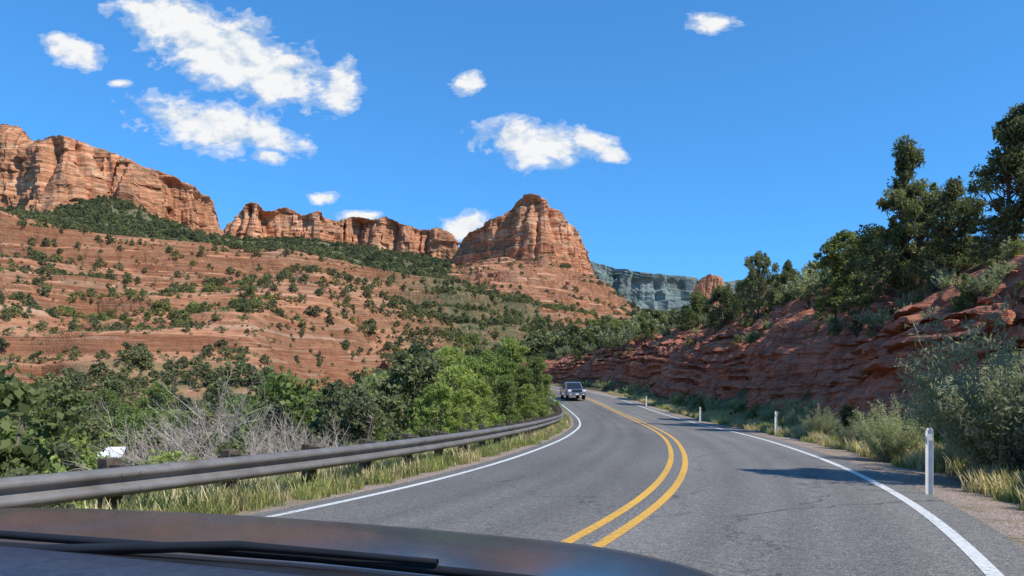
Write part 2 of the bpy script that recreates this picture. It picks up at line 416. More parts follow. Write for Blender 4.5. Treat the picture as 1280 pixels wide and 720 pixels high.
def asphalt_mat():
    m, t, b = newmat('asphalt', 0.85, spec=0.25)
    su = t.attr('su').outputs['Vector']; u, s, _ = t.sep(su)
    big = t.noise(t.map(su, (0.35, 0.08, 1)), 1.0, 5, 0.6)
    col = t.ramp(big, [(0.3, (0.180, 0.166, 0.149)), (0.7, (0.252, 0.234, 0.208))])
    au = t.math('ABSOLUTE', u)
    tr = t.math('ABSOLUTE', t.math('SUBTRACT', t.math('ABSOLUTE', t.math('SUBTRACT', au, 1.85)), 0.8))
    trm = t.ramp(t.math('ADD', tr, t.math('MULTIPLY', big, 0.2)), [(0.05, 1.0), (0.5, 0.0)])
    col = t.mix(t.math('MULTIPLY', trm, 0.45), col, (0.132, 0.122, 0.111))
    oil = t.ramp(t.math('ADD', t.math('ABSOLUTE', t.math('SUBTRACT', au, 1.85)), t.math('MULTIPLY', t.noise(su, 2.5, 4), .3)), [(0.15, .28), (0.42, 0.0)])
    col = t.mix(oil, col, (0.10, 0.095, 0.09))
    col = t.mix(1.0, col, t.ramp(t.math('MULTIPLY_ADD', u, .5, .5), [(0.4, .86), (0.6, 1.0)]), 'MULTIPLY')
    vo = t.voro(su, 70); sp = t.ramp(vo.outputs['Color'], [(0.15, 0.5), (0.6, 1.0), (0.95, 1.8)])
    col = t.mix(0.75, col, sp, 'MULTIPLY')
    col = t.mix(1.0, col, t.ramp(t.noise(su, 9, 6, 0.75), [(0.3, 0.72), (0.7, 1.2)]), 'MULTIPLY')
    sm = t.ramp(t.math('ADD', au, t.math('MULTIPLY', t.noise(su, 6, 4), 0.12)), [(0.10, 1.0), (0.16, 0.0)])
    col = t.mix(t.math('MULTIPLY', sm, 0.75), col, t.ramp(t.noise(su, 30, 3), [(0.4, (0.05, 0.05, 0.052)), (0.62, (0.34, 0.32, 0.29))]))
    ck = t.voro(t.map(su, (0.45, 0.22, 1)), 1.0, 'DISTANCE_TO_EDGE')
    wv = t.noise(su, 1.5, 5)
    nd = t.n('ShaderNodeVectorMath', operation='ADD'); t.l(t.map(su, (0.3, 0.13, 1)), nd.inputs[0])
    cb = t.n('ShaderNodeCombineXYZ'); t.l(t.math('MULTIPLY', wv, 0.5), cb.inputs[0]); t.l(t.math('MULTIPLY', wv, 0.35), cb.inputs[1]); t.l(cb.outputs[0], nd.inputs[1])
    t.l(nd.outputs[0], ck.inputs['Vector'])
    cm = t.ramp(ck.outputs['Distance'], [(0.0, 1.0), (0.008, 0.0)])
    cm = t.math('MULTIPLY', cm, t.ramp(t.noise(su, 0.3, 3), [(0.42, 0.0), (0.55, 0.85)]))
    col = t.mix(cm, col, (0.05, 0.05, 0.05))
    t.l(col, b.inputs['Base Color'])
    t.l(t.bump(vo.outputs['Distance'], 0.4, 0.01), b.inputs['Normal'])
    return m
M_asph = asphalt_mat()

def paint_mat(name, c):
    m, t, b = newmat(name, 0.6, spec=0.3)
    su = t.attr('su').outputs['Vector']
    w = t.noise(su, 14, 7, 0.75)
    w2 = t.noise(t.map(su, (1, .25, 1)), 1.2, 3)
    f = t.math('ADD', t.math('MULTIPLY', w, .75), t.math('MULTIPLY', w2, .25))
    c2 = tuple(k * 0.78 for k in c)
    col = t.ramp(f, [(0.38, (0.18, 0.17, 0.16)), (0.44, c2), (0.55, c)])
    t.l(col, b.inputs['Base Color']); t.l(t.bump(w, 0.2, 0.01), b.inputs['Normal'])
    return m
M_yel = paint_mat('yellow_road_paint', (0.80, 0.43, 0.06)); M_wht = paint_mat('white_road_paint', (0.76, 0.745, 0.70))

def shoulder_mat():
    m, t, b = diffmat('gravel_shoulder')
    pos = t.n('ShaderNodeNewGeometry').outputs['Position']
    v = t.voro(pos, 45)
    col = t.ramp(v.outputs['Color'], [(0.1, (0.19, 0.145, 0.12)), (0.5, (0.36, 0.27, 0.22)), (0.9, (0.52, 0.43, 0.37))])
    n = t.noise(pos, 1.3, 6, 0.7)
    col = t.mix(t.ramp(n, [(0.46, 0.0), (0.66, 0.8)]), col, t.ramp(t.noise(pos, 12, 4), [(0.35, (0.13, 0.12, 0.06)), (0.65, (0.34, 0.27, 0.15))]))
    t.l(col, b.inputs['Color']); t.l(t.bump(v.outputs['Distance'], 0.7, 0.02), b.inputs['Normal'])
    return m
M_shoulder = shoulder_mat()
us = [UL - .38, UL, -3, -2, -1, 0, 1, 2, 3, UR, UR + .5]
road = strip('road', us, [-.008] + [0] * 9 + [-.008], M_asph)
strip('shoulder', [-5.7, -5.2, -4.8, -4.35, -4.2], [-.38, -.09, -.04, -.014, -.03], M_shoulder)
strip('shoulder', [3.75, 3.9, 4.4, 5.0, 5.5], [-.03, -.014, -.03, -.06, -.3], M_shoulder)
mk = empty('road_markings')
for nm, uc, w, mt in (('yellow_line', -.165, .125, M_yel), ('yellow_line', .165, .125, M_yel), ('white_edge_line', UL, .12, M_wht), ('white_edge_line', UR, .13, M_wht)):
    o = strip(nm, [uc - w / 2, uc, uc + w / 2], [.004] * 3, mt); o.parent = mk

# ------------------------------------------------------------------ rock embankment (road cut)
a0 = int(np.argmin(np.abs(C[:, 1] + 10))); a1 = int(np.argmin(np.abs(C[:, 1] - 150)))
sf = np.arange(S[a0], S[a1], 0.15)
bx = np.interp(sf, S, C[:, 0]); by = np.interp(sf, S, C[:, 1]); bz = np.interp(sf, S, CZ)
brx = np.interp(sf, S, Rn[:, 0]); bry = np.interp(sf, S, Rn[:, 1])
HB = Hb_of(by) * (1 + .12 * fbm2(sf / 9, 0 * sf, 3, 41))
nv = 150
v = np.linspace(0, 1, nv)[None, :]
HBc = HB[:, None]
u0 = TOE - .5; uB = TOE + .8 * HBc
uu = np.where(v < .05, u0 + v / .05 * .5,
     np.where(v < .55, TOE + (v - .05) / .5 * .25 * HBc,
     np.where(v < .92, TOE + .25 * HBc + (v - .55) / .37 * .55 * HBc, uB + (v - .92) / .08 * 2.6)))
pz, _ = bankprof(uu, HBc + 0 * uu)
rel = pz + 0.0
rel = np.where(v < .05, rel - .35 * (1 - v / .05), rel)
rel = np.where(v > .94, rel - .9 * (v - .94) / .06, rel)
ss = sf[:, None] + 0 * uu
warp = .7 * fbm2(ss / 11, rel / 5, 3, 50) + .018 * ss
ly = (rel + warp) / .32
L = np.floor(ly)
Li = L.astype(np.int64)
hl = _h(Li, Li * 0, Li * 0, 60)
bw = 1.1 + 1.1 * (_h(Li, Li * 0 + 3, Li * 0, 61) + 1)
bk = np.floor(ss / bw + 5 * hl + .4 * fbm2(ss, rel, 2, 66)).astype(np.int64)
hbk = _h(Li, bk, Li * 0, 62)
soil = sstep(-.15, .4, fbm2(ss / 6 + 9, rel / 3.5, 3, 71))
rockw = (sstep(.04, .09, v) * (1 - sstep(.66, .88, v)) + .5 * sstep(.6, .7, v) * (1 - sstep(.86, .93, v)))
big = fbm2(ss / 7, rel / 6, 3, 63)
gul = (1 - np.abs(fbm2(ss / 4.5, rel / 14, 2, 68))) ** 4
d = rockw * ((.30 * hl + .23 * hbk) * (1 - .75 * soil) + .75 * big - .75 * gul + .28 + .15 * soil) + .20 * fbm3(ss * 1.6, rel * 2.2, 0 * ss, 4, 64) * sstep(0.02, .1, v) * (1 - sstep(.93, .97, v))
top_rubble = sstep(.55, .7, v) * (1 - sstep(.9, .95, v))
rz = rel + top_rubble * .34 * fbm2(ss / 1.3, uu / 1.1, 4, 65) + rockw * .08 * hbk
ur = uu - d
P = np.stack([bx[:, None] + brx[:, None] * ur, by[:, None] + bry[:, None] * ur, bz[:, None] + rz], -1)
me = mesh_np('rock_embankment', P.reshape(-1, 3), grid_quads(len(sf), nv, True), [M_bank])
link(bpy.data.objects.new('rock_embankment', me))

# ------------------------------------------------------------------ cliffs
ztab = np.arange(-50, 900, 1.0)
def cliff(name, pts, W, seed, mat, ds=2.2, rows=80, flute=16, drop=14, top_amp=4, layer=11.0, fs=1.0, led=1.0, back_k=None):
    r = np.random.default_rng(seed)
    back_k = .5 * fs if back_k is None else back_k
    pts = np.array(pts, float)
    x, y, z = px_to_world(pts[:, 0] - 640, 503 - pts[:, 1], pts[:, 2])
    P, s = resample(np.stack([x, y, z], 1), ds)
    pl = np.stack([smooth1(P[:, 0], 8), smooth1(P[:, 1], 8)], 1)
    t = np.gradient(pl, axis=0); t /= np.linalg.norm(t, axis=1)[:, None]
    nrm = np.stack([t[:, 1], -t[:, 0]], 1)
    sg = np.sign(-(nrm * P[:, :2]).sum(1)); nrm *= sg[:, None]
    q = fbm2(s / (28 * fs), 0 * s, 4, seed)
    q2 = fbm2(s / (9 * fs), 0 * s + 4, 3, seed + 2)
    zt = P[:, 2] + top_amp * (.5 * np.round(q * 2.5) / 1.6 + .4 * q + .35 * np.round(q2 * 2) / 2)
    foot, _, _ = terrain(P[:, 0] + nrm[:, 0] * W, P[:, 1] + nrm[:, 1] * W)
    zb = np.minimum(foot - drop, zt - 15)
    inc = np.full(len(ztab), .07)
    zz = 0
    while zz < len(ztab):
        zz += max(2, int(r.uniform(.4, 1.7) * layer)); k = int(r.uniform(1, 3)); inc[zz:zz + k] += led * r.uniform(.8, 3.4) * layer / 11
    cum = np.cumsum(inc[::-1])[::-1]
    v = np.linspace(0, 1, rows)[None, :]
    zc = zt[:, None] + (zb - zt)[:, None] * v
    dz = fbm2(s[:, None] / 60 / fs, 0 * s[:, None], 3, seed + 9) * 5
    o = np.interp((zc + dz).ravel(), ztab, cum).reshape(zc.shape) - np.interp(zt[:, None] + dz, ztab, cum)
    o = o / o.max() * W
    rmp = sstep(0, .12, v)
    sx = s[:, None] + 0 * zc
    fl = fbm3(sx / 42 / fs, zc / 150 / fs, 0 * zc, 4, seed + 1)
    cr = (1 - np.abs(fbm3(sx / 17 / fs, zc / 120 / fs, 0 * zc, 2, seed + 4))) ** 5
    Lz = np.floor((zc + dz) / (layer * 1.3)).astype(np.int64)
    jt = _h(Lz, np.floor(sx / (8 * fs) + _h(Lz, Lz * 0, Lz * 0, seed) * 3).astype(np.int64), Lz * 0, seed + 5)
    o = o + rmp * (flute * fl - flute * .6 * cr + flute * .13 * jt) + .8 * fs * fbm3(sx / 5 / fs, zc / 3 / fs, 0 * zc, 2, seed + 6)
    G = np.stack([P[:, 0, None] + nrm[:, 0, None] * o, P[:, 1, None] + nrm[:, 1, None] * o, zc], -1)
    back = []
    for dist, dd in ((200, 60), (110, 12), (55, 1.5), (22, -.5), (7, -.3)):
        rad = P[:, :2] / np.linalg.norm(P[:, :2], axis=1)[:, None]
        back.append(np.stack([P[:, 0] + rad[:, 0] * dist * back_k, P[:, 1] + rad[:, 1] * dist * back_k, zt - dd * (1 if back_k > .3 else .3)], -1)[:, None, :])
    G = np.concatenate(back + [G], 1)
    me = mesh_np(name, G.reshape(-1, 3), grid_quads(G.shape[0], G.shape[1]), [mat])
    return link(bpy.data.objects.new(name, me))

cliff('sandstone_cliff', [(-520, 120, 760), (-260, 132, 800), (-60, 150, 830), (0, 156, 840), (28, 160, 830), (42, 174, 820), (60, 170, 800), (80, 168, 790), (105, 180, 810), (135, 194, 840), (160, 197, 830),
       (185, 207, 840), (192, 212, 860), (225, 222, 875), (240, 234, 880), (255, 246, 895), (266, 252, 910), (272, 270, 935), (278, 296, 960)], 44, 11, M_cliff, flute=22, rows=100)
cliff('sandstone_mesa', [(262, 300, 1090), (292, 285, 1060), (299, 270, 1040), (308, 257, 1030), (320, 254, 1030), (332, 262, 1040), (345, 261, 1050), (372, 266, 1060), (398, 263, 1050), (408, 273, 1070),
       (425, 278, 1090), (450, 273, 1080), (475, 271, 1070), (505, 279, 1060), (528, 285, 1065), (552, 287, 1060), (562, 292, 1060), (567, 305, 1075), (571, 326, 1100)], 40, 23, M_cliff, flute=22, rows=90)
cliff('sandstone_butte', [(562, 334, 1040), (570, 316, 1015), (576, 300, 990), (590, 288, 968), (604, 281, 948), (607, 276, 944), (622, 270, 934), (634, 265, 932), (641, 263, 930), (646, 254, 922), (652, 248, 912), (655, 243, 905), (664, 241, 898),
       (676, 245, 893), (683, 251, 895), (687, 260, 900), (697, 263, 903), (703, 268, 908), (706, 280, 914), (716, 285, 922), (723, 293, 932), (728, 306, 946), (735, 319, 962), (739, 331, 980), (746, 350, 1010)],
      32, 35, M_cliff, ds=1.5, rows=110, flute=12, top_amp=3.5, layer=10, led=1.6, back_k=.22)
cliff('distant_mesa', [(640, 318, 2600), (700, 322, 2550), (738, 327, 2500), (770, 334, 2500), (800, 339, 2450), (835, 342, 2450), (866, 346, 2500), (874, 354, 2600), (920, 352, 2700), (1000, 350, 2800), (1100, 350, 2800)],
      300, 47, M_cliff2, ds=7, rows=60, flute=45, drop=30, top_amp=6, layer=30, fs=3)
cliff('sandstone_outcrop', [(866, 364, 1550), (872, 354, 1530), (878, 347, 1510), (888, 343, 1500), (898, 344, 1500), (902, 348, 1510), (906, 355, 1530), (911, 366, 1560)], 14, 53, M_cliff, ds=1.6, rows=60, flute=10, drop=40, top_amp=4, fs=.7, back_k=.25)

# ------------------------------------------------------------------ plants
def leaves(mb, c, ll, lw, r, up=0.3, m=0):
    n = len(c)
    a = r.normal(size=(n, 3)); a[:, 2] += up; a /= np.linalg.norm(a, axis=1)[:, None]
    b = np.cross(a, r.normal(size=(n, 3))); b /= np.linalg.norm(b, axis=1)[:, None] + 1e-9
    s = r.uniform(.6, 1.35, n)[:, None]
    a = a * ll * s / 2; b = b * lw * s / 2
    V = np.stack([c + a, c + b * 1.0 + a * .15, c - a, c - b - a * -.15], 1).reshape(-1, 3)
    mb.add(V, np.arange(4 * n).reshape(-1, 4), m)

def tree_mesh(name, seed, H, W, z0, nc, nl, ll, lw, cr, shape, lm, stems=1, trunk_r=.12, bark=None, flat=.75):
    r = np.random.default_rng(seed); mb = MB()
    f = r.random(nc) ** .85
    prof = {'round': np.sqrt(np.clip(1 - (2 * f - .85) ** 2 / 1.35, .05, 1)), 'cone': (1 - f) ** .75 * .95 + .08,
            'bush': np.sqrt(np.clip(1 - f ** 2.2, .03, 1)), 'irr': np.clip(.55 + .45 * np.sin(f * 9 + seed), .3, 1) * np.sqrt(np.clip(1.05 - f ** 2, .05, 1))}[shape]
    ang = r.random(nc) * 2 * np.pi
    lob = 1 + .22 * np.sin(ang * 2 + seed) + .16 * np.sin(ang * 3 + 2.1 * seed + f * 4)
    rad = W / 2 * prof * lob * np.sqrt(r.uniform(.08, 1, nc))
    c = np.stack([np.cos(ang) * rad, np.sin(ang) * rad, z0 + f * (H - z0 - cr * .4)], 1)
    cs = cr * r.uniform(.5, 1.25, nc)
    idx = r.integers(0, nc, nc * nl)
    dirs = r.normal(size=(nc * nl, 3)); dirs /= np.linalg.norm(dirs, axis=1)[:, None]
    rr = r.random(nc * nl) ** .5
    off = dirs * (rr * cs[idx])[:, None]; off[:, 2] *= flat
    leaves(mb, c[idx] + off, ll, lw, r, m=0)
    tops = []
    for k in range(stems):
        aa = r.random() * 6.28; sp = (W * .18 if stems > 1 else W * .05)
        n = 7; tt = np.linspace(0, 1, n)
        pts = np.stack([np.cos(aa) * sp * tt ** 1.2 + r.normal(size=n) * W * .012, np.sin(aa) * sp * tt ** 1.2 + r.normal(size=n) * W * .012, tt * H * (.82 if shape != 'bush' else .6)], 1)
        pts[0, 2] = -.25 * H / 5
        mb.add(*tube(pts, trunk_r * (1 - .8 * tt), 6), 1); tops.append(pts)
    for i in range(min(nc, 70)):
        p = tops[i % stems]; zt = max(c[i, 2] - (.25 + .3 * r.random()) * np.hypot(c[i, 0], c[i, 1]) - .1 * H, H * .06)
        st = np.array([np.interp(zt, p[:, 2], p[:, k]) for k in range(3)])
        mid = (st + c[i]) / 2 + r.normal(size=3) * W * .03 + np.array([0, 0, -.03 * H])
        mb.add(*tube([st, mid, c[i]], [trunk_r * .32, trunk_r * .2, trunk_r * .06], 4), 1)
    return mb.mesh(name, [lm, bark or M_bark])

def twig_mesh(name, seed, H, W, n=26, mat=M_twig):
    r = np.random.default_rng(seed); mb = MB()
    def grow(p, d, L, rad, depth):
        k = 4; pts = [p]
        for i in range(k):
            d = d + r.normal(size=3) * .16; d[2] += .05; d /= np.linalg.norm(d); pts.append(pts[-1] + d * L / k)
        mb.add(*tube(pts, np.linspace(rad, rad * .5, k + 1), 3), 0)
        if depth:
            for j in range(3 if depth > 1 else 5):
                q = pts[r.integers(1, k + 1)]; dd = d + r.normal(size=3) * .55; dd /= np.linalg.norm(dd)
                grow(q, dd, L * .6, rad * .55, depth - 1)
    for i in range(n):
        a = r.random() * 6.28; t = r.random() ** .7
        d = np.array([np.cos(a) * t * W / H, np.sin(a) * t * W / H, 1.0]); d /= np.linalg.norm(d)
        grow(np.array([np.cos(a), np.sin(a), 0]) * .15 * W * r.random(), d, H * .55 * r.uniform(.7, 1.1), .024 * H / 3, 3)
    return mb.mesh(name, [mat])

def shoots_mesh(name, seed, H, W, n, nl, ll, lw, lm, lean=0.0):
    r = np.random.default_rng(seed); mb = MB()
    for i in range(n):
        a = r.random() * 6.28; t = r.random() ** .6; L = H * r.uniform(.45, 1.08) * (1 - .25 * t)
        k = 8; tt = np.linspace(0, 1, k)
        out = W / 2 * t * r.uniform(.7, 1.1)
        base = np.array([np.cos(a), np.sin(a)]) * W * .12 * r.random()
        pts = np.stack([base[0] + np.cos(a) * out * tt ** 1.4 + lean * tt ** 2, base[1] + np.sin(a) * out * tt ** 1.4, L * tt * (1 - .12 * t * tt)], 1)
        pts += r.normal(size=(k, 3)) * .02 * H * tt[:, None]
        mb.add(*tube(pts, .010 * H / 2 * (1.1 - tt), 3), 1)
        for j in range(7):
            q = r.uniform(.25, 1); b0 = np.array([np.interp(q, tt, pts[:, m]) for m in range(3)])
            d = np.array([np.cos(a), np.sin(a), 1.0]) + r.normal(size=3) * .7; d /= np.linalg.norm(d)
            Ls = H * .16 * r.uniform(.5, 1.2); e = b0 + d * Ls
            mb.add(*tube([b0, (b0 + e) / 2 + r.normal(size=3) * .004 * H, e], [.0018 * H, .0012 * H, .0008 * H], 3), 1)
            g = r.random(nl)[:, None]; cc = b0 + (e - b0) * g + r.normal(size=(nl, 3)) * .022 * H
            leaves(mb, cc, ll, lw, r, .8)
        g = r.uniform(.15, 1, nl * 3); cc = np.stack([np.interp(g, tt, pts[:, m]) for m in range(3)], 1) + r.normal(size=(nl * 3, 3)) * .02 * H
        leaves(mb, cc, ll, lw, r, .8)
    return mb.mesh(name, [lm, M_twig])

def grass_mesh(name, seed, H, W, n, lm, bw=.012):
    r = np.random.default_rng(seed); mb = MB()
    a = r.random(n) * 6.28; rad = W / 2 * np.sqrt(r.random(n))
    base = np.stack([np.cos(a) * rad, np.sin(a) * rad, np.full(n, -.04)], 1)
    L = H * r.uniform(.4, 1.1, n); b2 = r.random(n) * 6.28; ln = r.uniform(.1, .6, n) * L
    w = np.stack([-np.sin(b2), np.cos(b2), 0 * b2], 1) * bw
    mid = base + np.stack([np.cos(b2) * ln * .3, np.sin(b2) * ln * .3, L * .6], 1)
    tip = base + np.stack([np.cos(b2) * ln, np.sin(b2) * ln, L], 1)
    V = np.stack([base - w, base + w, mid + w * .8, mid - w * .8, tip + w * .15, tip - w * .15], 1).reshape(-1, 3)
    i = np.arange(n)[:, None] * 6
    q = np.concatenate([i + np.array([0, 1, 2, 3]), i + np.array([3, 2, 4, 5])])
    mb.add(V, q, 0)
    return mb.mesh(name, [lm])

def scatter(top, variants, P, sc, seed=0):
    """one named mass of instanced plants; variants = [(child name, mesh)]"""
    r = np.random.default_rng(seed); root = empty(top); which = r.integers(0, len(variants), len(P))
    for vi, (nm, me0) in enumerate(variants):
        s = which == vi; p = P[s]; q = sc[s]; n = len(p)
        if not n: continue
        th = r.random(n) * 6.28
        ax = np.stack([np.cos(th), np.sin(th), 0 * th], 1) * q[:, None] / 2
        ay = np.stack([-np.sin(th), np.cos(th), 0 * th], 1) * q[:, None] / 2
        V = np.stack([p - ax - ay, p + ax - ay, p + ax + ay, p - ax + ay], 1).reshape(-1, 3)
        im = mesh_np(top + '_points', V, np.arange(4 * n).reshape(-1, 4), [])
        io = link(bpy.data.objects.new(nm + '_instances', im), root)
        io.instance_type = 'FACES'; io.use_instance_faces_scale = True; io.instance_faces_scale = 1.0
        io.show_instancer_for_render = False; io.show_instancer_for_viewport = False
        link(bpy.data.objects.new(nm, me0), io)
    return root

fj = [('juniper', tree_mesh('juniper_far', 100 + i, 1.0, w, .04, 24, 18, .15, .10, .19, sh, L_jun, trunk_r=.03)) for i, (w, sh) in enumerate([(1.05, 'round'), (1.3, 'bush'), (.85, 'round'), (1.15, 'irr')])]
fd = [('pine', tree_mesh('pine_far', 120 + i, 1.0, w, .06, 20, 14, .18, .12, .16, sh, L_dark, trunk_r=.025)) for i, (w, sh) in enumerate([(.6, 'cone'), (.8, 'round'), (1.0, 'bush')])]
fo = [('oak', tree_mesh('oak_far', 140 + i, 1.0, w, .04, 26, 18, .14, .10, .18, sh, L_oak, trunk_r=.03)) for i, (w, sh) in enumerate([(1.2, 'bush'), (1.0, 'round')])]
fs_ = [('scrub', tree_mesh('scrub_far', 160, 1.0, 1.7, .02, 9, 9, .34, .24, .3, 'bush', L_jun, trunk_r=.02)), ('scrub', tree_mesh('scrub_far_b', 161, 1.0, 1.5, .02, 9, 9, .34, .24, .3, 'bush', L_sage, trunk_r=.02))]

rg = np.random.default_rng(5)
def polar(n, t0, t1, r0, r1):
    th = rg.uniform(t0, t1, n); R = np.sqrt(rg.uniform(r0 ** 2, r1 ** 2, n))
    return th, R, R * np.sin(np.radians(th)), R * np.cos(np.radians(th))

# hillside trees
th, R, x, y = polar(22000, -42, 14, 125, 480)
z, u, k = terrain(x, y)
den = np.interp(th, [-42, -25, -12, -7, 14], [.27, .29, .33, .85, 1]) + np.interp(th, [-42, -12, -7], [.26, .28, .45]) * fbm2(x / 28, y / 28, 4, 91)
den = np.maximum(den, 1 - sstep(145, 185, R))
ok = (rg.random(len(x)) < den) & (np.abs(u) > 14)
x, y, z, th, R = [q[ok] for q in (x, y, z, th, R)]
sc = (.9 + 3.0 * rg.random(len(x)) ** 1.9) * np.where(R < 200, 1.3, 1)
P = np.stack([x, y, z - .1], 1)
g = fbm2(x / 60, y / 60, 2, 92) + .5 * (rg.random(len(x)) - .5) + np.where(th > -8, .0, -.2)
scatter('hillside_junipers', fj, P[g < .25], sc[g < .25], 1)
scatter('hillside_oaks', fo, P[g >= .25], sc[g >= .25], 2)
th, R, x, y = polar(20000, -42, 12, 135, 440)
z, u, k = terrain(x, y)
ok = (rg.random(len(x)) < .42 + .5 * fbm2(x / 25, y / 25, 3, 191)) & (np.abs(u) > 14)
scatter('hillside_scrub', fs_, np.stack([x, y, z - .05], 1)[ok], rg.uniform(.35, 1.1, ok.sum()), 21)
th, R, x, y = polar(16000, -42, 14, 430, 1080)
z, u, k = terrain(x, y)
den = np.interp(th, [-42, -5.5, -4.5, 8, 11], [.9, .9, .06, .04, .9]) + np.interp(th, [-42, -5.5, -4.5, 8, 11], [.4, .4, .28, .25, .4]) * fbm2(x / 70, y / 70, 3, 93)
ok = rg.random(len(x)) < den
P = np.stack([x, y, z - .2], 1)[ok]; sc = rg.uniform(2.5, 6.5, ok.sum())
scatter('distant_forest', fd[1:] + fj[:2], P, sc, 3)

# medium-detail valley plants
vt = [('cottonwood', tree_mesh('cottonwood_mid', 200, 1, .85, .12, 60, 60, .045, .032, .13, 'round', L_bright, trunk_r=.025)),
      ('oak', tree_mesh('oak_mid', 201, 1, .95, .08, 60, 60, .045, .032, .13, 'irr', L_oak, stems=2, trunk_r=.025)),
      ('willow', tree_mesh('willow_mid', 202, 1, .9, .05, 80, 52, .045, .018, .10, 'bush', L_bright, stems=4, trunk_r=.018))]
vd = [('juniper', tree_mesh('juniper_mid', 203, 1, .8, .06, 60, 60, .048, .028, .11, 'round', L_jun, trunk_r=.03)),
      ('pine', tree_mesh('pine_mid', 204, 1, .55, .08, 60, 55, .048, .022, .10, 'cone', L_dark, trunk_r=.022)),
      ('juniper', tree_mesh('juniper_mid2', 205, 1, 1.0, .05, 60, 60, .048, .028, .12, 'irr', L_jun, stems=2, trunk_r=.03))]
tw = [('bare_shrub', twig_mesh('bare_shrub', 210, 1, .9, 18)), ('bare_shrub', twig_mesh('bare_shrub_b', 211, 1, 1.1, 18))]

def limit(th, R, lim_x, lim_y):
    px = np.tan(np.radians(th)) * F + 640
    return EYE + (503 - np.interp(px, lim_x, lim_y)) / F * R * np.cos(np.radians(th))
LX = [-200, 0, 60, 120, 200, 300, 400, 470, 520, 600, 690, 720]; LY = [440, 462, 480, 474, 470, 462, 464, 452, 436, 428, 442, 470]
th, R, x, y = polar(3600, -60, 7, 16, 165)
keepn = rg.random(len(R)) < np.clip(23 / R, .17, 1)
z, u, k = terrain(x, y)
hmax = limit(th, R, LX, LY) - z
px = np.tan(np.radians(th)) * F + 640
gap = (px > 92) & (px < 176) & (R < 74)
hmax = np.where(gap, EYE - 62 / F * R * np.cos(np.radians(th)) - z, hmax)
ok = (u < -9.5) & keepn & (hmax > .8)
x, y, z, th, R, hmax, px, u = [q[ok] for q in (x, y, z, th, R, hmax, px, u)]
h = np.minimum(rg.uniform(1.8, 8.5, len(x)), hmax * rg.uniform(.55, 1.02, len(x)))
P = np.stack([x, y, z - .1], 1)
typ = rg.random(len(x)) + .25 * fbm2(x / 14, y / 14, 2, 95)
grey = (px > 210) & (px < 430) & (R < 75) & (rg.random(len(x)) < .68)
bright = (~grey) & ((typ < .45) | ((px > 540) & (R < 70) & (typ < .9)) | ((px < 60) & (R < 35)))
dark = ~(grey | bright)
scatter('valley_bare_shrubs', tw + tw[:1], P[grey], h[grey] * 1.0, 4)
scatter('valley_green_trees', vt, P[bright], h[bright], 5)
scatter('valley_junipers', vd, P[dark], h[dark], 6)
n = 1400; kk = rg.integers(int(np.argmin(np.abs(C[:, 1] - 2))), int(np.argmin(np.abs(C[:, 1] - 105))), n); uo = -rg.uniform(6.3, 15, n)
x = C[kk, 0] + Rn[kk, 0] * uo; y = C[kk, 1] + Rn[kk, 1] * uo; z, u, k = terrain(x, y)
hh = np.clip(rg.uniform(.5, 1.9, n) * (1 - z * .12), .3, None); hh = np.where(-uo < 8, hh * .5, hh)
hh = np.minimum(hh, np.maximum(.6 - z + CZ[kk], .4))
px = x / np.maximum(y, 1) * F + 640
gsel = (px > 200) & (px < 450) & (rg.random(n) < .5)
hgap = (px > 84) & (px < 182); hh = np.where(hgap, np.minimum(hh, np.maximum(EYE - 74 / F * y - z, .15)), hh)
scatter('roadside_bushes', vt[1:] + [vd[2]], np.stack([x, y, z - .05], 1)[~gsel], hh[~gsel], 7)
scatter('roadside_bare_shrubs', tw, np.stack([x, y, z - .05], 1)[gsel], hh[gsel] * 1.15, 17)

def place(name, me0, b, r_top, Yd, design_h=1.0, wmul=1.0, rot=0.0):
    x = b * Yd / F; z = float(terrain(np.array([x]), np.array([Yd]))[0][0]); ztop = EYE + r_top * Yd / F
    s = (ztop - z) / design_h
    o = link(bpy.data.objects.new(name, me0)); o.location = (x, Yd, z - .05); o.scale = (s * wmul, s * wmul, s); o.rotation_euler = (0, 0, rot)
    return o
wb = [tree_mesh('willow_near_a', 300, 1, .72, .03, 150, 80, .034, .011, .062, 'bush', L_bright, stems=7, trunk_r=.012),
      tree_mesh('willow_near_b', 301, 1, .52, .03, 130, 80, .034, .011, .066, 'irr', L_bright, stems=5, trunk_r=.012),
      tree_mesh('oak_near', 302, 1, .85, .08, 120, 95, .030, .020, .08, 'irr', L_oak, stems=3, trunk_r=.018)]
for i, (b, rt, Yd, m, w) in enumerate([(-30, 66, 44, 0, .85), (2, 82, 52, 1, 1.1), (-66, 48, 36, 0, .85), (-92, 26, 30, 0, 1.0), (30, 58, 62, 1, 1.1), (-75, 72, 48, 1, 1.0), (-48, 60, 40, 1, 1.0),
                                   (44, 36, 74, 1, 1.2), (-45, 30, 30, 0, 1.0), (20, 24, 46, 0, 1.1), (-5, 36, 36, 1, 1.2), (-14, 62, 46, 1, 1.1), (14, 46, 48, 1, 1.0), (-60, 18, 27, 0, 1.0), (36, 12, 52, 0, 1.1)]):
    place('willow_bush', wb[m], b, rt, Yd, 1.0, w, i * 1.3)
cn_ = tree_mesh('conifer_near', 303, 1, .5, .04, 110, 90, .034, .013, .065, 'cone', L_dark, stems=1, trunk_r=.02)
for i, (b, rt, Yd, w) in enumerate([(-118, 80, 56, .9), (-102, 66, 54, 1.0), (-140, 52, 52, 1.0)]):
    place('conifer_tree', cn_, b, rt, Yd, 1.0, w, i * 2.0)

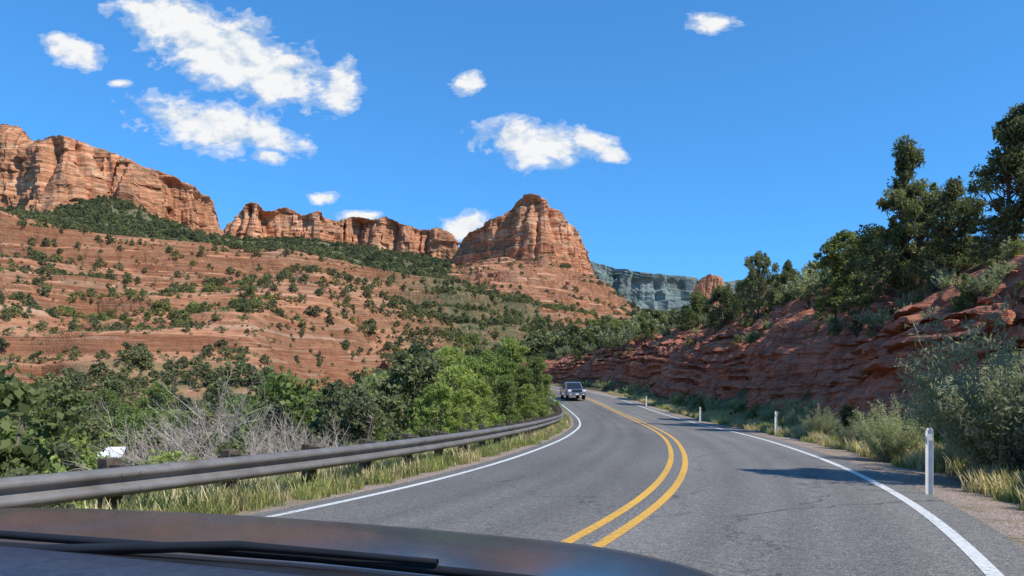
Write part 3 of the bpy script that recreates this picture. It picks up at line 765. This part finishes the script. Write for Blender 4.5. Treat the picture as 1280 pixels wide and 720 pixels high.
# ---- right hillside
junN = [tree_mesh('juniper_near_a', 310, 1, .75, .10, 110, 105, .032, .015, .075, 'irr', L_jun, stems=2, trunk_r=.028),
        tree_mesh('juniper_near_b', 311, 1, .85, .06, 110, 105, .032, .015, .078, 'round', L_jun, stems=1, trunk_r=.03),
        tree_mesh('pine_near', 312, 1, .62, .18, 85, 110, .036, .011, .070, 'irr', L_jun, stems=1, trunk_r=.022)]
place('juniper_tree', junN[1], 505, 278, 37, 1.0, .85, .4)
place('juniper_tree', junN[0], 552, 280, 34, 1.0, .95, 2.1)
place('pine_tree', junN[2], 493, 328, 38, 1.0, .70, 1.0)
place('pine_tree', junN[2], 622, 368, 30, 1.0, 1.0, 2.6)
place('juniper_tree', junN[0], 662, 395, 29, 1.0, .90, 4.2)
place('juniper_tree', junN[1], 600, 235, 31, 1.0, 1.1, 5.2)
place('oak_bush', wb[2], 418, 214, 46, 1.0, 1.1, .7)
place('juniper_tree', junN[1], 308, 190, 66, 1.0, .55, .2)
place('juniper_tree', junN[0], 345, 178, 64, 1.0, .8, 1.2)
place('juniper_tree', junN[1], 465, 218, 40, 1.0, 1.0, 3.3)
n = 680; kk = rg.integers(int(np.argmin(np.abs(C[:, 1] - 8))), int(np.argmin(np.abs(C[:, 1] - 190))), n)
uo = TOE + .8 * Hb_of(C[kk, 1]) + rg.uniform(-1.4, 1, n) * 1.2 + rg.exponential(7.5, n)
x = C[kk, 0] + Rn[kk, 0] * uo; y = C[kk, 1] + Rn[kk, 1] * uo; z, u, k = terrain(x, y)
z = np.where(uo < TOE + .8 * Hb_of(C[kk, 1]) + 1.2, CZ[kk] + bankprof(uo, Hb_of(C[kk, 1]))[0] - .1, z)
R = np.hypot(x, y); th = np.degrees(np.arctan2(x, y))
hm = limit(th, R, [640, 700, 760, 850, 930, 1050, 1100, 1280, 1700], [450, 434, 402, 364, 346, 318, 300, 290, 270]) - z
h = np.minimum(np.where(rg.random(n) < .28, rg.uniform(1.8, 4.8, n), rg.uniform(.5, 1.8, n)), hm)
ok = h > .35
sgm = ('sagebrush', shoots_mesh('sagebrush_mid', 330, 1, 1.3, 26, 8, .09, .035, L_sage))
scatter('hillside_bushes', vd[:1] + vd[2:] + vt[1:2] + [sgm, vt[1]], np.stack([x, y, z - .05], 1)[ok], h[ok], 8)
n = 230; kk = rg.integers(int(np.argmin(np.abs(C[:, 1] - 14))), int(np.argmin(np.abs(C[:, 1] - 130))), n); HBk = Hb_of(C[kk, 1])
uo = TOE + HBk * rg.uniform(.3, .85, n)
zz, _ = bankprof(uo, HBk)
P = np.stack([C[kk, 0] + Rn[kk, 0] * uo, C[kk, 1] + Rn[kk, 1] * uo, CZ[kk] + zz - .1], 1)
scatter('ledge_scrub', vd[2:] + [sgm, vt[1]], P, rg.uniform(.25, 1.1, n), 9)
n = 130; kk = rg.integers(int(np.argmin(np.abs(C[:, 1] - 20))), int(np.argmin(np.abs(C[:, 1] - 110))), n)
uo = rg.uniform(6.2, 7.5, n); zz, _ = bankprof(uo, Hb_of(C[kk, 1]))
scatter('roadside_scrub', [sgm, vt[1], sgm], np.stack([C[kk, 0] + Rn[kk, 0] * uo, C[kk, 1] + Rn[kk, 1] * uo, CZ[kk] + zz - .05], 1), rg.uniform(.3, 1.15, n), 19)

sb = shoots_mesh('roadside_shrub', 340, 2.6, 2.9, 80, 24, .095, .026, L_sage, -.2)
def setdown(name, me0, x, y, rot=0, s=1.0):
    z = float(terrain(np.array([x]), np.array([y]))[0][0]); o = link(bpy.data.objects.new(name, me0)); o.location = (x, y, z - .05); o.rotation_euler = (0, 0, rot); o.scale = (s, s, s); return o
setdown('sagebrush', sb, 8.45, 12.8, 0, 1.18)
setdown('sagebrush', sb, 9.8, 15.0, 2, .95)
setdown('sagebrush', sb, 8.9, 17.5, 4, .60)
for (x, y, s, r0) in ((11.2, 27, .5, 1), (12.6, 33, .45, 3), (13.6, 39, .5, 2), (10.2, 22, .38, 5)):
    setdown('sagebrush', sb, x, y, r0, s)
place('oak_tree', wb[2], 1000, 560, 10.4, 1.0, .7, 1.0)

# grass
gm = [('grass_tuft', grass_mesh('grass_tuft_a', 1, .38, .45, 80, L_grass)), ('grass_tuft', grass_mesh('grass_tuft_b', 2, .45, .4, 70, L_dry)),
      ('grass_tuft', grass_mesh('grass_tuft_c', 3, .28, .55, 90, L_grass))]
def verge(n, ua, ub, y0, y1, p=1.0, bias=0.0):
    i0, i1 = [int(np.argmin(np.abs(C[:, 1] - q))) for q in (y0, y1)]
    t = rg.random(n) ** 1.6; kk = (i0 + t * (i1 - i0)).astype(int); uo = ua + (ub - ua) * rg.random(n) ** p
    x = C[kk, 0] + Rn[kk, 0] * uo + rg.normal(size=n) * .1; y = C[kk, 1] + Rn[kk, 1] * uo + rg.normal(size=n) * .1
    z, u, k = terrain(x, y); nz = fbm2(x / 1.8, y / 1.8, 3, 200)
    ok = nz + rg.random(n) * .7 > bias
    return np.stack([x, y, z], 1)[ok], nz[ok]
P, nz = verge(6500, 4.8, 7.8, 2, 90, 1.0, .12)
scatter('verge_grass', gm + gm[1:2], P, rg.uniform(.35, 1.1, len(P)), 10)
P, nz = verge(7500, -4.7, -8.5, 2, 90)
scatter('verge_grass', gm[:1] + gm[2:] + gm, P, rg.uniform(.4, 1.15, len(P)), 11)

# loose rocks
def rock_mesh(name, seed):
    bm = bmesh.new(); bmesh.ops.create_icosphere(bm, subdivisions=3, radius=.5)
    for vtx in bm.verts:
        c = np.array(vtx.co); q = np.sign(c) * np.abs(c) ** .7
        k = 1 + .35 * float(fbm3(c[0] * 2 + seed, c[1] * 2, c[2] * 2, 3, seed))
        vtx.co = Vector((q[0] * k, q[1] * k * .8, q[2] * k * .6))
    me = bpy.data.meshes.new(name); bm.to_mesh(me); bm.free(); me.materials.append(M_bank); return me
rk = [('boulder', rock_mesh('boulder_%d' % i, i + 1)) for i in range(3)]
n = 420; kk = rg.integers(int(np.argmin(np.abs(C[:, 1] - 6))), int(np.argmin(np.abs(C[:, 1] - 120))), n); HBk = Hb_of(C[kk, 1])
onb = rg.random(n) < .5
uo = np.where(onb, TOE + HBk * rg.uniform(.3, .8, n), rg.uniform(6.3, 7.8, n)); zz, _ = bankprof(uo, HBk)
P = np.stack([C[kk, 0] + Rn[kk, 0] * uo, C[kk, 1] + Rn[kk, 1] * uo, CZ[kk] + zz], 1)
scatter('boulders', rk, P, rg.uniform(.12, .4, n) * np.where(rg.random(n) < .15, 2.6, 1), 12)

# ------------------------------------------------------------------ guard rail
def galv():
    m, t, b = newmat('galvanised_steel', 0.55, None, 0.25, 0.35)
    pos = t.n('ShaderNodeNewGeometry').outputs['Position']
    n = t.noise(pos, 1.6, 6, 0.7); n2 = t.noise(t.map(pos, (3, 3, 14)), 1.0, 5, .7)
    col = t.ramp(n, [(0.3, (0.13, 0.12, 0.112)), (0.55, (0.20, 0.19, 0.182)), (0.75, (0.26, 0.25, 0.24))])
    col = t.mix(t.ramp(n2, [(0.52, 0.0), (0.70, 0.6)]), col, (0.15, 0.10, 0.075))
    t.l(col, b.inputs['Base Color']); t.l(t.ramp(n, [(0.3, .7), (0.7, .48)]), b.inputs['Roughness'])
    return m
M_galv = galv()
GU = -5.05
prof = [(-.0, .68), (.012, .665), (.075, .64), (.082, .61), (.075, .585), (.015, .555), (.0, .525), (.015, .495), (.075, .465), (.082, .44), (.075, .41), (.012, .385), (.0, .37)]
ga, gb = int(np.argmin(np.abs(C[:, 1] + 8))), int(np.argmin(np.abs(C[:, 1] - 135)))
gr = empty('guard_rail')
pu = [GU + p[0] for p in prof]; pzr = [p[1] - .05 for p in prof]
o = strip('rail', pu, pzr, M_galv, ga, gb); o.parent = gr
md = o.modifiers.new('th', 'SOLIDIFY'); md.thickness = .006
def boxv(cx, cy, cz, sx, sy, sz, tx, ty):
    v = []
    for a in (-1, 1):
        for b in (-1, 1):
            for c in (-1, 1):
                v.append((cx + a * sx / 2 * ty + b * sy / 2 * tx, cy - a * sx / 2 * tx + b * sy / 2 * ty, cz + c * sz / 2))
    q = [(0, 1, 3, 2), (4, 6, 7, 5), (0, 4, 5, 1), (2, 3, 7, 6), (0, 2, 6, 4), (1, 5, 7, 3)]
    return v, q
mb = MB(); i = ga
while i < gb:
    tx_, ty_ = Tn[i]; jz = rg.uniform(-.02, .03)
    cx, cy = C[i] + Rn[i] * (GU - .27); mb.add(*boxv(cx, cy, CZ[i] + .10 + jz, .16, .20, 1.2, tx_, ty_), 0)
    cx, cy = C[i] + Rn[i] * (GU - .095); mb.add(*boxv(cx, cy, CZ[i] + .49, .178, .15, .34, tx_, ty_), 0)
    i += 5
me = mb.mesh('posts', [M_wood]); o = link(bpy.data.objects.new('posts', me), gr)
bv = o.modifiers.new('b', 'BEVEL'); bv.width = .012; bv.segments = 2
mb = MB(); i = ga
while i < gb:
    for dz in (.56, .39):
        for ds in (-.12, .12):
            cx, cy = C[i] + Rn[i] * (GU + .078) + Tn[i] * ds
            mb.add(*boxv(cx, cy, CZ[i] + dz, .03, .03, .03, *Tn[i]), 0)
    i += 10
link(bpy.data.objects.new('splice_bolts', mb.mesh('splice_bolts', [M_galv])), gr)

# ------------------------------------------------------------------ delineator posts
M_pw = simple('delineator_plastic', (0.72, 0.72, 0.69), .5, var=.12, scale=5)
M_refl = simple('reflector_sheet', (0.75, 0.75, 0.72), .2, var=.05)
def delineator(x, y):
    z = float(terrain(np.array([x]), np.array([y]))[0][0])
    k = int(np.argmin((C[:, 0] - x) ** 2 + (C[:, 1] - y) ** 2)); ang = -math.atan2(Tn[k, 0], Tn[k, 1])
    bm = bmesh.new(); n = 7
    rows = []
    for zz, w in ((-.2, .05), (.5, .05), (.98, .05), (1.04, .045), (1.07, .03)):
        rows.append([bm.verts.new((w * (-1 + 2 * i / (n - 1)), .018 * (1 - (-1 + 2 * i / (n - 1)) ** 2), zz)) for i in range(n)])
    for a, b in zip(rows[:-1], rows[1:]):
        for i in range(n - 1): bm.faces.new((a[i], a[i + 1], b[i + 1], b[i]))
    me = bpy.data.meshes.new('post'); bm.to_mesh(me); bm.free(); me.materials.append(M_pw)
    root = empty('delineator_post', (x, y, z), ang)
    o = link(bpy.data.objects.new('post', me), root); sd = o.modifiers.new('s', 'SOLIDIFY'); sd.thickness = .008
    bm = bmesh.new(); bmesh.ops.create_cube(bm, size=1); bmesh.ops.scale(bm, vec=(.07, .006, .09), verts=bm.verts); bmesh.ops.translate(bm, vec=(0, -.006, .93), verts=bm.verts)
    bmesh.ops.bevel(bm, geom=bm.edges[:], offset=.002, segments=1, affect='EDGES')
    me = bpy.data.meshes.new('reflector'); bm.to_mesh(me); bm.free(); me.materials.append(M_refl); link(bpy.data.objects.new('reflector', me), root)
for (x, y) in ((6.17, 11.0), (11.0, 31.0), (12.4, 49), (12.65, 70)):
    delineator(x, y)

# ------------------------------------------------------------------ vehicles helpers
def bobj(name, build, mat, parent, bevel=0.0, seg=2, smooth=False):
    bm = bmesh.new(); build(bm); bmesh.ops.recalc_face_normals(bm, faces=bm.faces)
    me = bpy.data.meshes.new(name); bm.to_mesh(me); bm.free(); me.materials.append(mat)
    if smooth: me.polygons.foreach_set('use_smooth', np.ones(len(me.polygons), dtype=bool))
    o = link(bpy.data.objects.new(name, me), parent)
    if bevel: b = o.modifiers.new('b', 'BEVEL'); b.width = bevel; b.segments = seg; b.limit_method = 'ANGLE'
    return o
def prism(poly, x0, x1, t0=1.0, taper=None):
    def f(bm):
        A_, B_ = [], []
        for (yy, zz) in poly:
            k = taper(zz) if taper else 0
            A_.append(bm.verts.new((x0 + k, yy, zz))); B_.append(bm.verts.new((x1 - k, yy, zz)))
        bm.faces.new(A_); bm.faces.new(B_[::-1])
        for i in range(len(poly)):
            j = (i + 1) % len(poly); bm.faces.new((A_[i], B_[i], B_[j], A_[j]))
    return f
def boxf(c, s):
    def f(bm):
        bmesh.ops.create_cube(bm, size=1); bmesh.ops.scale(bm, vec=s, verts=bm.verts); bmesh.ops.translate(bm, vec=c, verts=bm.verts)
    return f
def cylf(c, r, w):
    def f(bm):
        bmesh.ops.create_cone(bm, cap_ends=True, segments=28, radius1=r, radius2=r, depth=w, matrix=Matrix.Translation(c) @ Matrix.Rotation(math.pi / 2, 4, 'Y'))
    return f
def carpaint(name, c, rough=.25, metal=.4, coat=.8, dust=.35, cr=.08, spec=.5):
    m, t, b = newmat(name, rough, c, metal, spec); b.inputs['Coat Weight'].default_value = coat; b.inputs['Coat Roughness'].default_value = cr
    tc = t.n('ShaderNodeTexCoord').outputs['Object']; n = t.noise(tc, 3, 6, .7)
    t.l(t.mix(t.ramp(n, [(.35, 0.0), (.8, dust)]), (*c, 1), (0.22, 0.19, 0.17, 1)), b.inputs['Base Color'])
    t.l(t.ramp(n, [(.3, rough * .8), (.8, rough * 1.5)]), b.inputs['Roughness'])
    return m
M_glass, _, bb_ = newmat('tinted_glass', .05, (0.02, 0.025, 0.03), 0, .8)
M_tyre = simple('tyre_rubber', (0.025, 0.025, 0.025), .85, scale=20)
M_chrome = simple('chrome', (0.55, 0.55, 0.56), .2, 1.0, .1)
M_lamp = simple('headlamp_lens', (0.75, 0.77, 0.8), .1, 0, .08)
M_black = simple('black_trim', (0.02, 0.02, 0.022), .5, scale=8)
M_truck = carpaint('grey_paint', (0.24, 0.255, 0.28))

kt = int(np.argmin(np.abs(C[:, 1] - 79))); uc = -1.85
tp = C[kt] + Rn[kt] * uc; ang = math.atan2(-(-Tn[kt, 0]), -Tn[kt, 1])
tr = empty('pickup_truck', (tp[0], tp[1], CZ[kt] + .005), ang)
bobj('body', prism([(-2.75, .5), (-2.78, .95), (-2.72, 1.12), (.55, 1.12), (1.0, 1.14), (2.4, 1.05), (2.68, .98), (2.74, .7), (2.70, .48), (2.2, .42), (-2.2, .42)], -.97, .97), M_truck, tr, .05, 3)
bobj('bed_rail', prism([(-2.72, 1.12), (-2.72, 1.32), (-.75, 1.34), (-.75, 1.12)], -.95, .95), M_truck, tr, .03)
bobj('bed_interior', boxf((0, -1.73, 1.337), (1.66, 1.75, .012)), M_black, tr)
tp_f = lambda z: max(0, (z - 1.12)) * .22
bobj('cab', prism([(-.80, 1.12), (-.72, 1.62), (-.55, 1.82), (.35, 1.84), (.55, 1.78), (1.18, 1.13)], -.93, .93, taper=tp_f), M_truck, tr, .04, 3)
bobj('windshield', prism([(.63, 1.735), (1.165, 1.17), (1.20, 1.17), (.665, 1.745)], -.80, .80, taper=lambda z: max(0, (z - 1.17)) * .2), M_glass, tr)
bobj('rear_window', prism([(-.775, 1.36), (-.70, 1.68), (-.735, 1.69), (-.81, 1.36)], -.66, .66), M_glass, tr)
for sg, nm in ((-1, 'side_window_l'), (1, 'side_window_r')):
    def sw(bm, sg=sg):
        pts = [(-.62, 1.22), (-.56, 1.66), (.48, 1.68), (.92, 1.22)]
        A_ = [bm.verts.new((sg * (.938 - tp_f(z)), y_, z)) for y_, z in pts]; B_ = [bm.verts.new((sg * (.90 - tp_f(z)), y_, z)) for y_, z in pts]
        bm.faces.new(A_); bm.faces.new(B_[::-1])
        for i in range(4): bm.faces.new((A_[i], A_[(i + 1) % 4], B_[(i + 1) % 4], B_[i]))
    bobj(nm, sw, M_glass, tr)
    bobj('mirror', boxf((sg * 1.08, .85, 1.25), (.2, .1, .22)), M_black, tr, .03)
    bobj('headlamp', boxf((sg * .74, 2.69, .88), (.36, .10, .20)), M_lamp, tr, .03)
    bobj('fog_lamp', boxf((sg * .66, 2.80, .50), (.16, .04, .08)), M_lamp, tr, .01)
    bobj('tail_lamp', boxf((sg * .88, -2.77, .98), (.14, .05, .3)), simple('tail_lamp_red', (.4, .02, .02), .2), tr, .01)
    for yy in (1.75, -1.75):
        bobj('tyre', cylf((sg * .86, yy, .40), .40, .27), M_tyre, tr, .03)
        bobj('rim', cylf((sg * .985, yy, .40), .24, .05), M_chrome, tr, .01)
        bobj('wheel_arch', cylf((sg * .90, yy, .46), .50, .155), M_black, tr, .01)
bobj('grille', boxf((0, 2.70, .86), (1.08, .10, .28)), M_black, tr, .02)
for q in (.78, .86, .94): bobj('grille_bar', boxf((0, 2.757, q), (1.04, .02, .025)), M_chrome, tr)
bobj('bumper', prism([(2.62, .40), (2.78, .42), (2.82, .58), (2.70, .66), (2.6, .66)], -.98, .98), M_chrome, tr, .03)
bobj('licence_plate', boxf((0, 2.825, .52), (.32, .012, .16)), simple('plate', (.7, .7, .7), .4), tr, .004)

# ------------------------------------------------------------------ own car: hood, cowl, wiper, dashboard top
car = empty('car')
M_hood = carpaint('dark_grey_paint', (0.022, 0.030, 0.044), .26, .2, .32, .18, .12, .4)
ed = np.array([(-1.62, 1.80, .98), (-1.50, 1.88, 1.05), (-1.28, 1.90, 1.08), (-.854, 1.83, 1.082), (-.435, 1.70, 1.080), (-.068, 1.585, 1.07), (.181, 1.545, 1.05), (.357, 1.56, 1.01), (.484, 1.62, .95), (.56, 1.58, .86), (.60, 1.5, .70), (.61, 1.45, .45)])
tt = np.linspace(0, 1, 90)
E3 = catmull(ed, 10); kq = np.linspace(0, 1, len(E3))
E = np.stack([np.interp(tt, kq, E3[:, i]) for i in range(3)], 1)
fw = np.array([.22, .97])
rows = [(.40, -.62), (.36, -.40), (.26, -.18), (.12, -.045), (.05, -.012), (0, 0), (-.06, .006), (-.16, .012), (-.28, .018), (-.4, .022), (-.52, .022), (-.62, .018), (-.8, .0)]
G = np.zeros((len(E), len(rows), 3))
for j, (df, dz) in enumerate(rows):
    G[:, j, 0] = E[:, 0] + fw[0] * df; G[:, j, 1] = E[:, 1] + fw[1] * df; G[:, j, 2] = np.maximum(E[:, 2] + dz, .28)
    if df < 0:
        ridge = np.exp(-((tt - .42) / .05) ** 2) * .010 - np.exp(-((tt - .30) / .03) ** 2) * .006
        G[:, j, 2] += ridge * min(1, -df / .2)
me = mesh_np('hood', G.reshape(-1, 3), grid_quads(len(E), len(rows)), [M_hood], smooth=True)
o = link(bpy.data.objects.new('hood', me), car)
mb = MB()
mb.add(*tube([(-1.3, 1.42, 1.11), (-.88, 1.27, 1.125), (-.28, 1.075, 1.125), (.10, .93, 1.12), (.3, .86, 1.10)], [.006, .008, .008, .007, .004], 6), 0)
mb.add(*tube([(-.9, 1.24, 1.10), (-.4, 1.09, 1.14), (-.1, 1.0, 1.135)], [.012, .008, .005], 6), 0)
link(bpy.data.objects.new('wiper', mb.mesh('wiper', [M_black], True)), car)
M_cowl = simple('cowl_plastic', (0.018, 0.019, 0.022), .5, scale=20)
M_dash = simple('dashboard_vinyl', (0.03, 0.045, 0.075), .5, scale=60, bump=.3)
def sheet(name, A_, B_, mat, th=.01):
    A_ = np.array(A_, float); B_ = np.array(B_, float); nA = 24
    ta = np.linspace(0, 1, nA); k = np.linspace(0, 1, len(A_))
    a = np.stack([np.interp(ta, k, A_[:, i]) for i in range(3)], 1); b = np.stack([np.interp(ta, k, B_[:, i]) for i in range(3)], 1)
    w = np.linspace(0, 1, 8)[None, :, None]; g_ = a[:, None] * (1 - w) + b[:, None] * w; g_[..., 2] += .01 * np.sin(np.pi * w[..., 0])
    o = link(bpy.data.objects.new(name, mesh_np(name, g_.reshape(-1, 3), grid_quads(nA, 8), [mat], smooth=True)), car)
    sd = o.modifiers.new('s', 'SOLIDIFY'); sd.thickness = th; sd.offset = 0
sheet('cowl', [(-1.5, 1.45, 1.075), (-.9, 1.29, 1.105), (-.28, 1.10, 1.105), (.2, .96, 1.09), (.45, .9, 1.05)], [(-1.5, 1.1, 1.09), (-.9, 1.0, 1.10), (-.28, .8, 1.10), (.2, .7, 1.08), (.45, .7, 1.05)], M_cowl)
sheet('dashboard', [(-1.3, 1.16, 1.14), (-.72, 1.04, 1.145), (-.14, .90, 1.125), (.3, .80, 1.08), (.5, .75, 1.03)], [(-1.3, .4, 1.10), (-.72, .35, 1.09), (-.14, .3, 1.05), (.3, .3, 1.0), (.5, .3, .97)], M_dash)

# ------------------------------------------------------------------ small house down in the valley
hx, hy = -31.8, 58.5; hz = float(terrain(np.array([hx]), np.array([hy]))[0][0])
hs = empty('house', (hx, hy, hz), .35)
M_wall = simple('stucco_wall', (0.42, 0.36, 0.30), .9, var=.12, scale=3); M_roof = simple('white_metal_roof', (0.78, 0.79, 0.80), .5, var=.08, scale=4)
bobj('walls', prism([(-2.0, -1), (-2.0, 2.6), (0, 3.15), (2.0, 2.6), (2.0, -1)], -1.1, 1.1), M_wall, hs)
bobj('roof', prism([(-2.4, 2.46), (-2.4, 2.56), (0, 3.35), (2.4, 2.56), (2.4, 2.46), (0, 3.23)], -1.3, 1.3), M_roof, hs)
bobj('window', boxf((-.55, -2.01, 1.5), (.6, .06, .8)), M_glass, hs); bobj('window_frame', boxf((-.55, -2.02, 1.03), (.75, .1, .07)), M_pw, hs)
bobj('door', boxf((.5, -2.01, .95), (.8, .08, 1.9)), M_wood, hs)

# ------------------------------------------------------------------ world: sky + clouds
w = bpy.data.worlds.new('World'); scene.world = w; w.use_nodes = True
t = NT(w.node_tree); w.node_tree.nodes.clear()
out = t.n('ShaderNodeOutputWorld')
sky = t.n('ShaderNodeTexSky', sky_type='NISHITA'); sky.sun_disc = False
el = math.asin(SUN[2]); azs = math.atan2(SUN[0], SUN[1])
sky.sun_elevation = el; sky.sun_rotation = azs; sky.altitude = 1500; sky.air_density = 1.0; sky.dust_density = 0.3; sky.ozone_density = 3.0
gmn = t.n('ShaderNodeGamma'); gmn.inputs[1].default_value = .74; t.l(sky.outputs[0], gmn.inputs[0])
skc = t.mix(1.0, gmn.outputs[0], (0.54, 1.42, 2.22), 'MULTIPLY')
bg = t.n('ShaderNodeBackground'); bg.inputs['Strength'].default_value = 0.15; t.l(skc, bg.inputs[0])
d = t.n('ShaderNodeTexCoord').outputs['Generated']
dx, dy, dz = t.sep(d)
dyc = t.math('MAXIMUM', dy, 0.05)
tb = t.math('MULTIPLY', t.math('DIVIDE', dx, dyc), F); te = t.math('MULTIPLY', t.math('DIVIDE', dz, dyc), F)
cl = [(210, 22, 88, 50, 10), (280, 66, 132, 58, 20), (352, 98, 94, 48, 16), (428, 112, 32, 44, 0),
      (262, 158, 118, 40, 10), (335, 172, 55, 26, 14), (335, 195, 30, 14, 5), (92, 64, 52, 24, 22),
      (668, 180, 88, 38, 8), (740, 178, 50, 18, 20), (768, 196, 30, 10, 0), (588, 103, 28, 18, -12), (890, 28, 36, 17, 5),
      (583, 284, 42, 24, -10), (448, 271, 30, 11, 0), (403, 247, 24, 10, 0), (150, 104, 18, 7, 0)]
fld = None
for (cx, cy, ax, ay, an) in cl:
    ca, sa = math.cos(math.radians(-an)), math.sin(math.radians(-an))
    px_ = t.math('SUBTRACT', tb, cx - 640.0); py_ = t.math('SUBTRACT', te, 503.0 - cy)
    a_ = t.math('MULTIPLY_ADD', px_, ca / ax, t.math('MULTIPLY', py_, sa / ax))
    b_ = t.math('MULTIPLY_ADD', px_, -sa / ay, t.math('MULTIPLY', py_, ca / ay))
    q = t.math('SUBTRACT', 1.0, t.math('SQRT', t.math('MULTIPLY_ADD', a_, a_, t.math('MULTIPLY', b_, b_))))
    q = t.math('MAXIMUM', q, -1.0)
    fld = q if fld is None else t.math('SMOOTH_MAX', fld, q, 0.12)
def cn(ox, oy, s, det, ro):
    cb = t.n('ShaderNodeCombineXYZ'); t.l(t.math('MULTIPLY_ADD', tb, 1 / s, ox), cb.inputs[0]); t.l(t.math('MULTIPLY_ADD', te, 1.55 / s, oy), cb.inputs[1])
    return t.noise(cb.outputs[0], 1.0, det, ro, 0.3)
n1 = cn(0, 0, 58, 8, .6); n3 = cn(5, 2, 20, 5, .6); n2 = cn(.12, .28, 58, 5, .6)
nm = t.math('ADD', t.math('MULTIPLY', n1, .6), t.math('MULTIPLY', n3, .4))
dens = t.math('MULTIPLY_ADD', t.math('SUBTRACT', nm, 0.5), 2.4, t.math('SUBTRACT', fld, .07))
front = t.ramp(dy, [(0.08, 0.0), (0.14, 1.0)])
alpha = t.math('MULTIPLY', t.ramp(dens, [(0.0, 0.0), (0.16, 0.32), (0.55, 1.0)], 'EASE'), front)
shade = t.math('MULTIPLY_ADD', t.math('SUBTRACT', n1, n2), 2.2, t.math('MULTIPLY_ADD', dens, 0.5, 0.36), clamp=True)
ccol = t.ramp(shade, [(0.15, (0.50, 0.63, 0.78)), (0.45, (0.74, 0.81, 0.89)), (0.75, (0.97, 0.97, 0.97))])
bg2 = t.n('ShaderNodeBackground'); bg2.inputs['Strength'].default_value = 0.97; t.l(ccol, bg2.inputs[0])
mx = t.n('ShaderNodeMixShader'); t.l(t.math('MULTIPLY', alpha, .98), mx.inputs[0]); t.l(bg.outputs[0], mx.inputs[1]); t.l(bg2.outputs[0], mx.inputs[2])
t.l(mx.outputs[0], out.inputs[0])

# ------------------------------------------------------------------ sun + camera
ld = bpy.data.lights.new('sun', 'SUN'); ld.energy = 5.0; ld.angle = math.radians(.5); ld.color = (1.0, .945, .85)
so = link(bpy.data.objects.new('sun', ld)); so.rotation_euler = Vector((-SUN[0], -SUN[1], -SUN[2])).to_track_quat('-Z', 'Y').to_euler()
cd = bpy.data.cameras.new('camera'); cd.sensor_width = 36; cd.lens = 36 * F / 1280; cd.shift_y = 143 / 1280; cd.clip_start = .05; cd.clip_end = 20000
co = link(bpy.data.objects.new('camera', cd)); co.location = (0, 0, EYE); co.rotation_euler = (math.pi / 2, 0, 0)
scene.camera = co
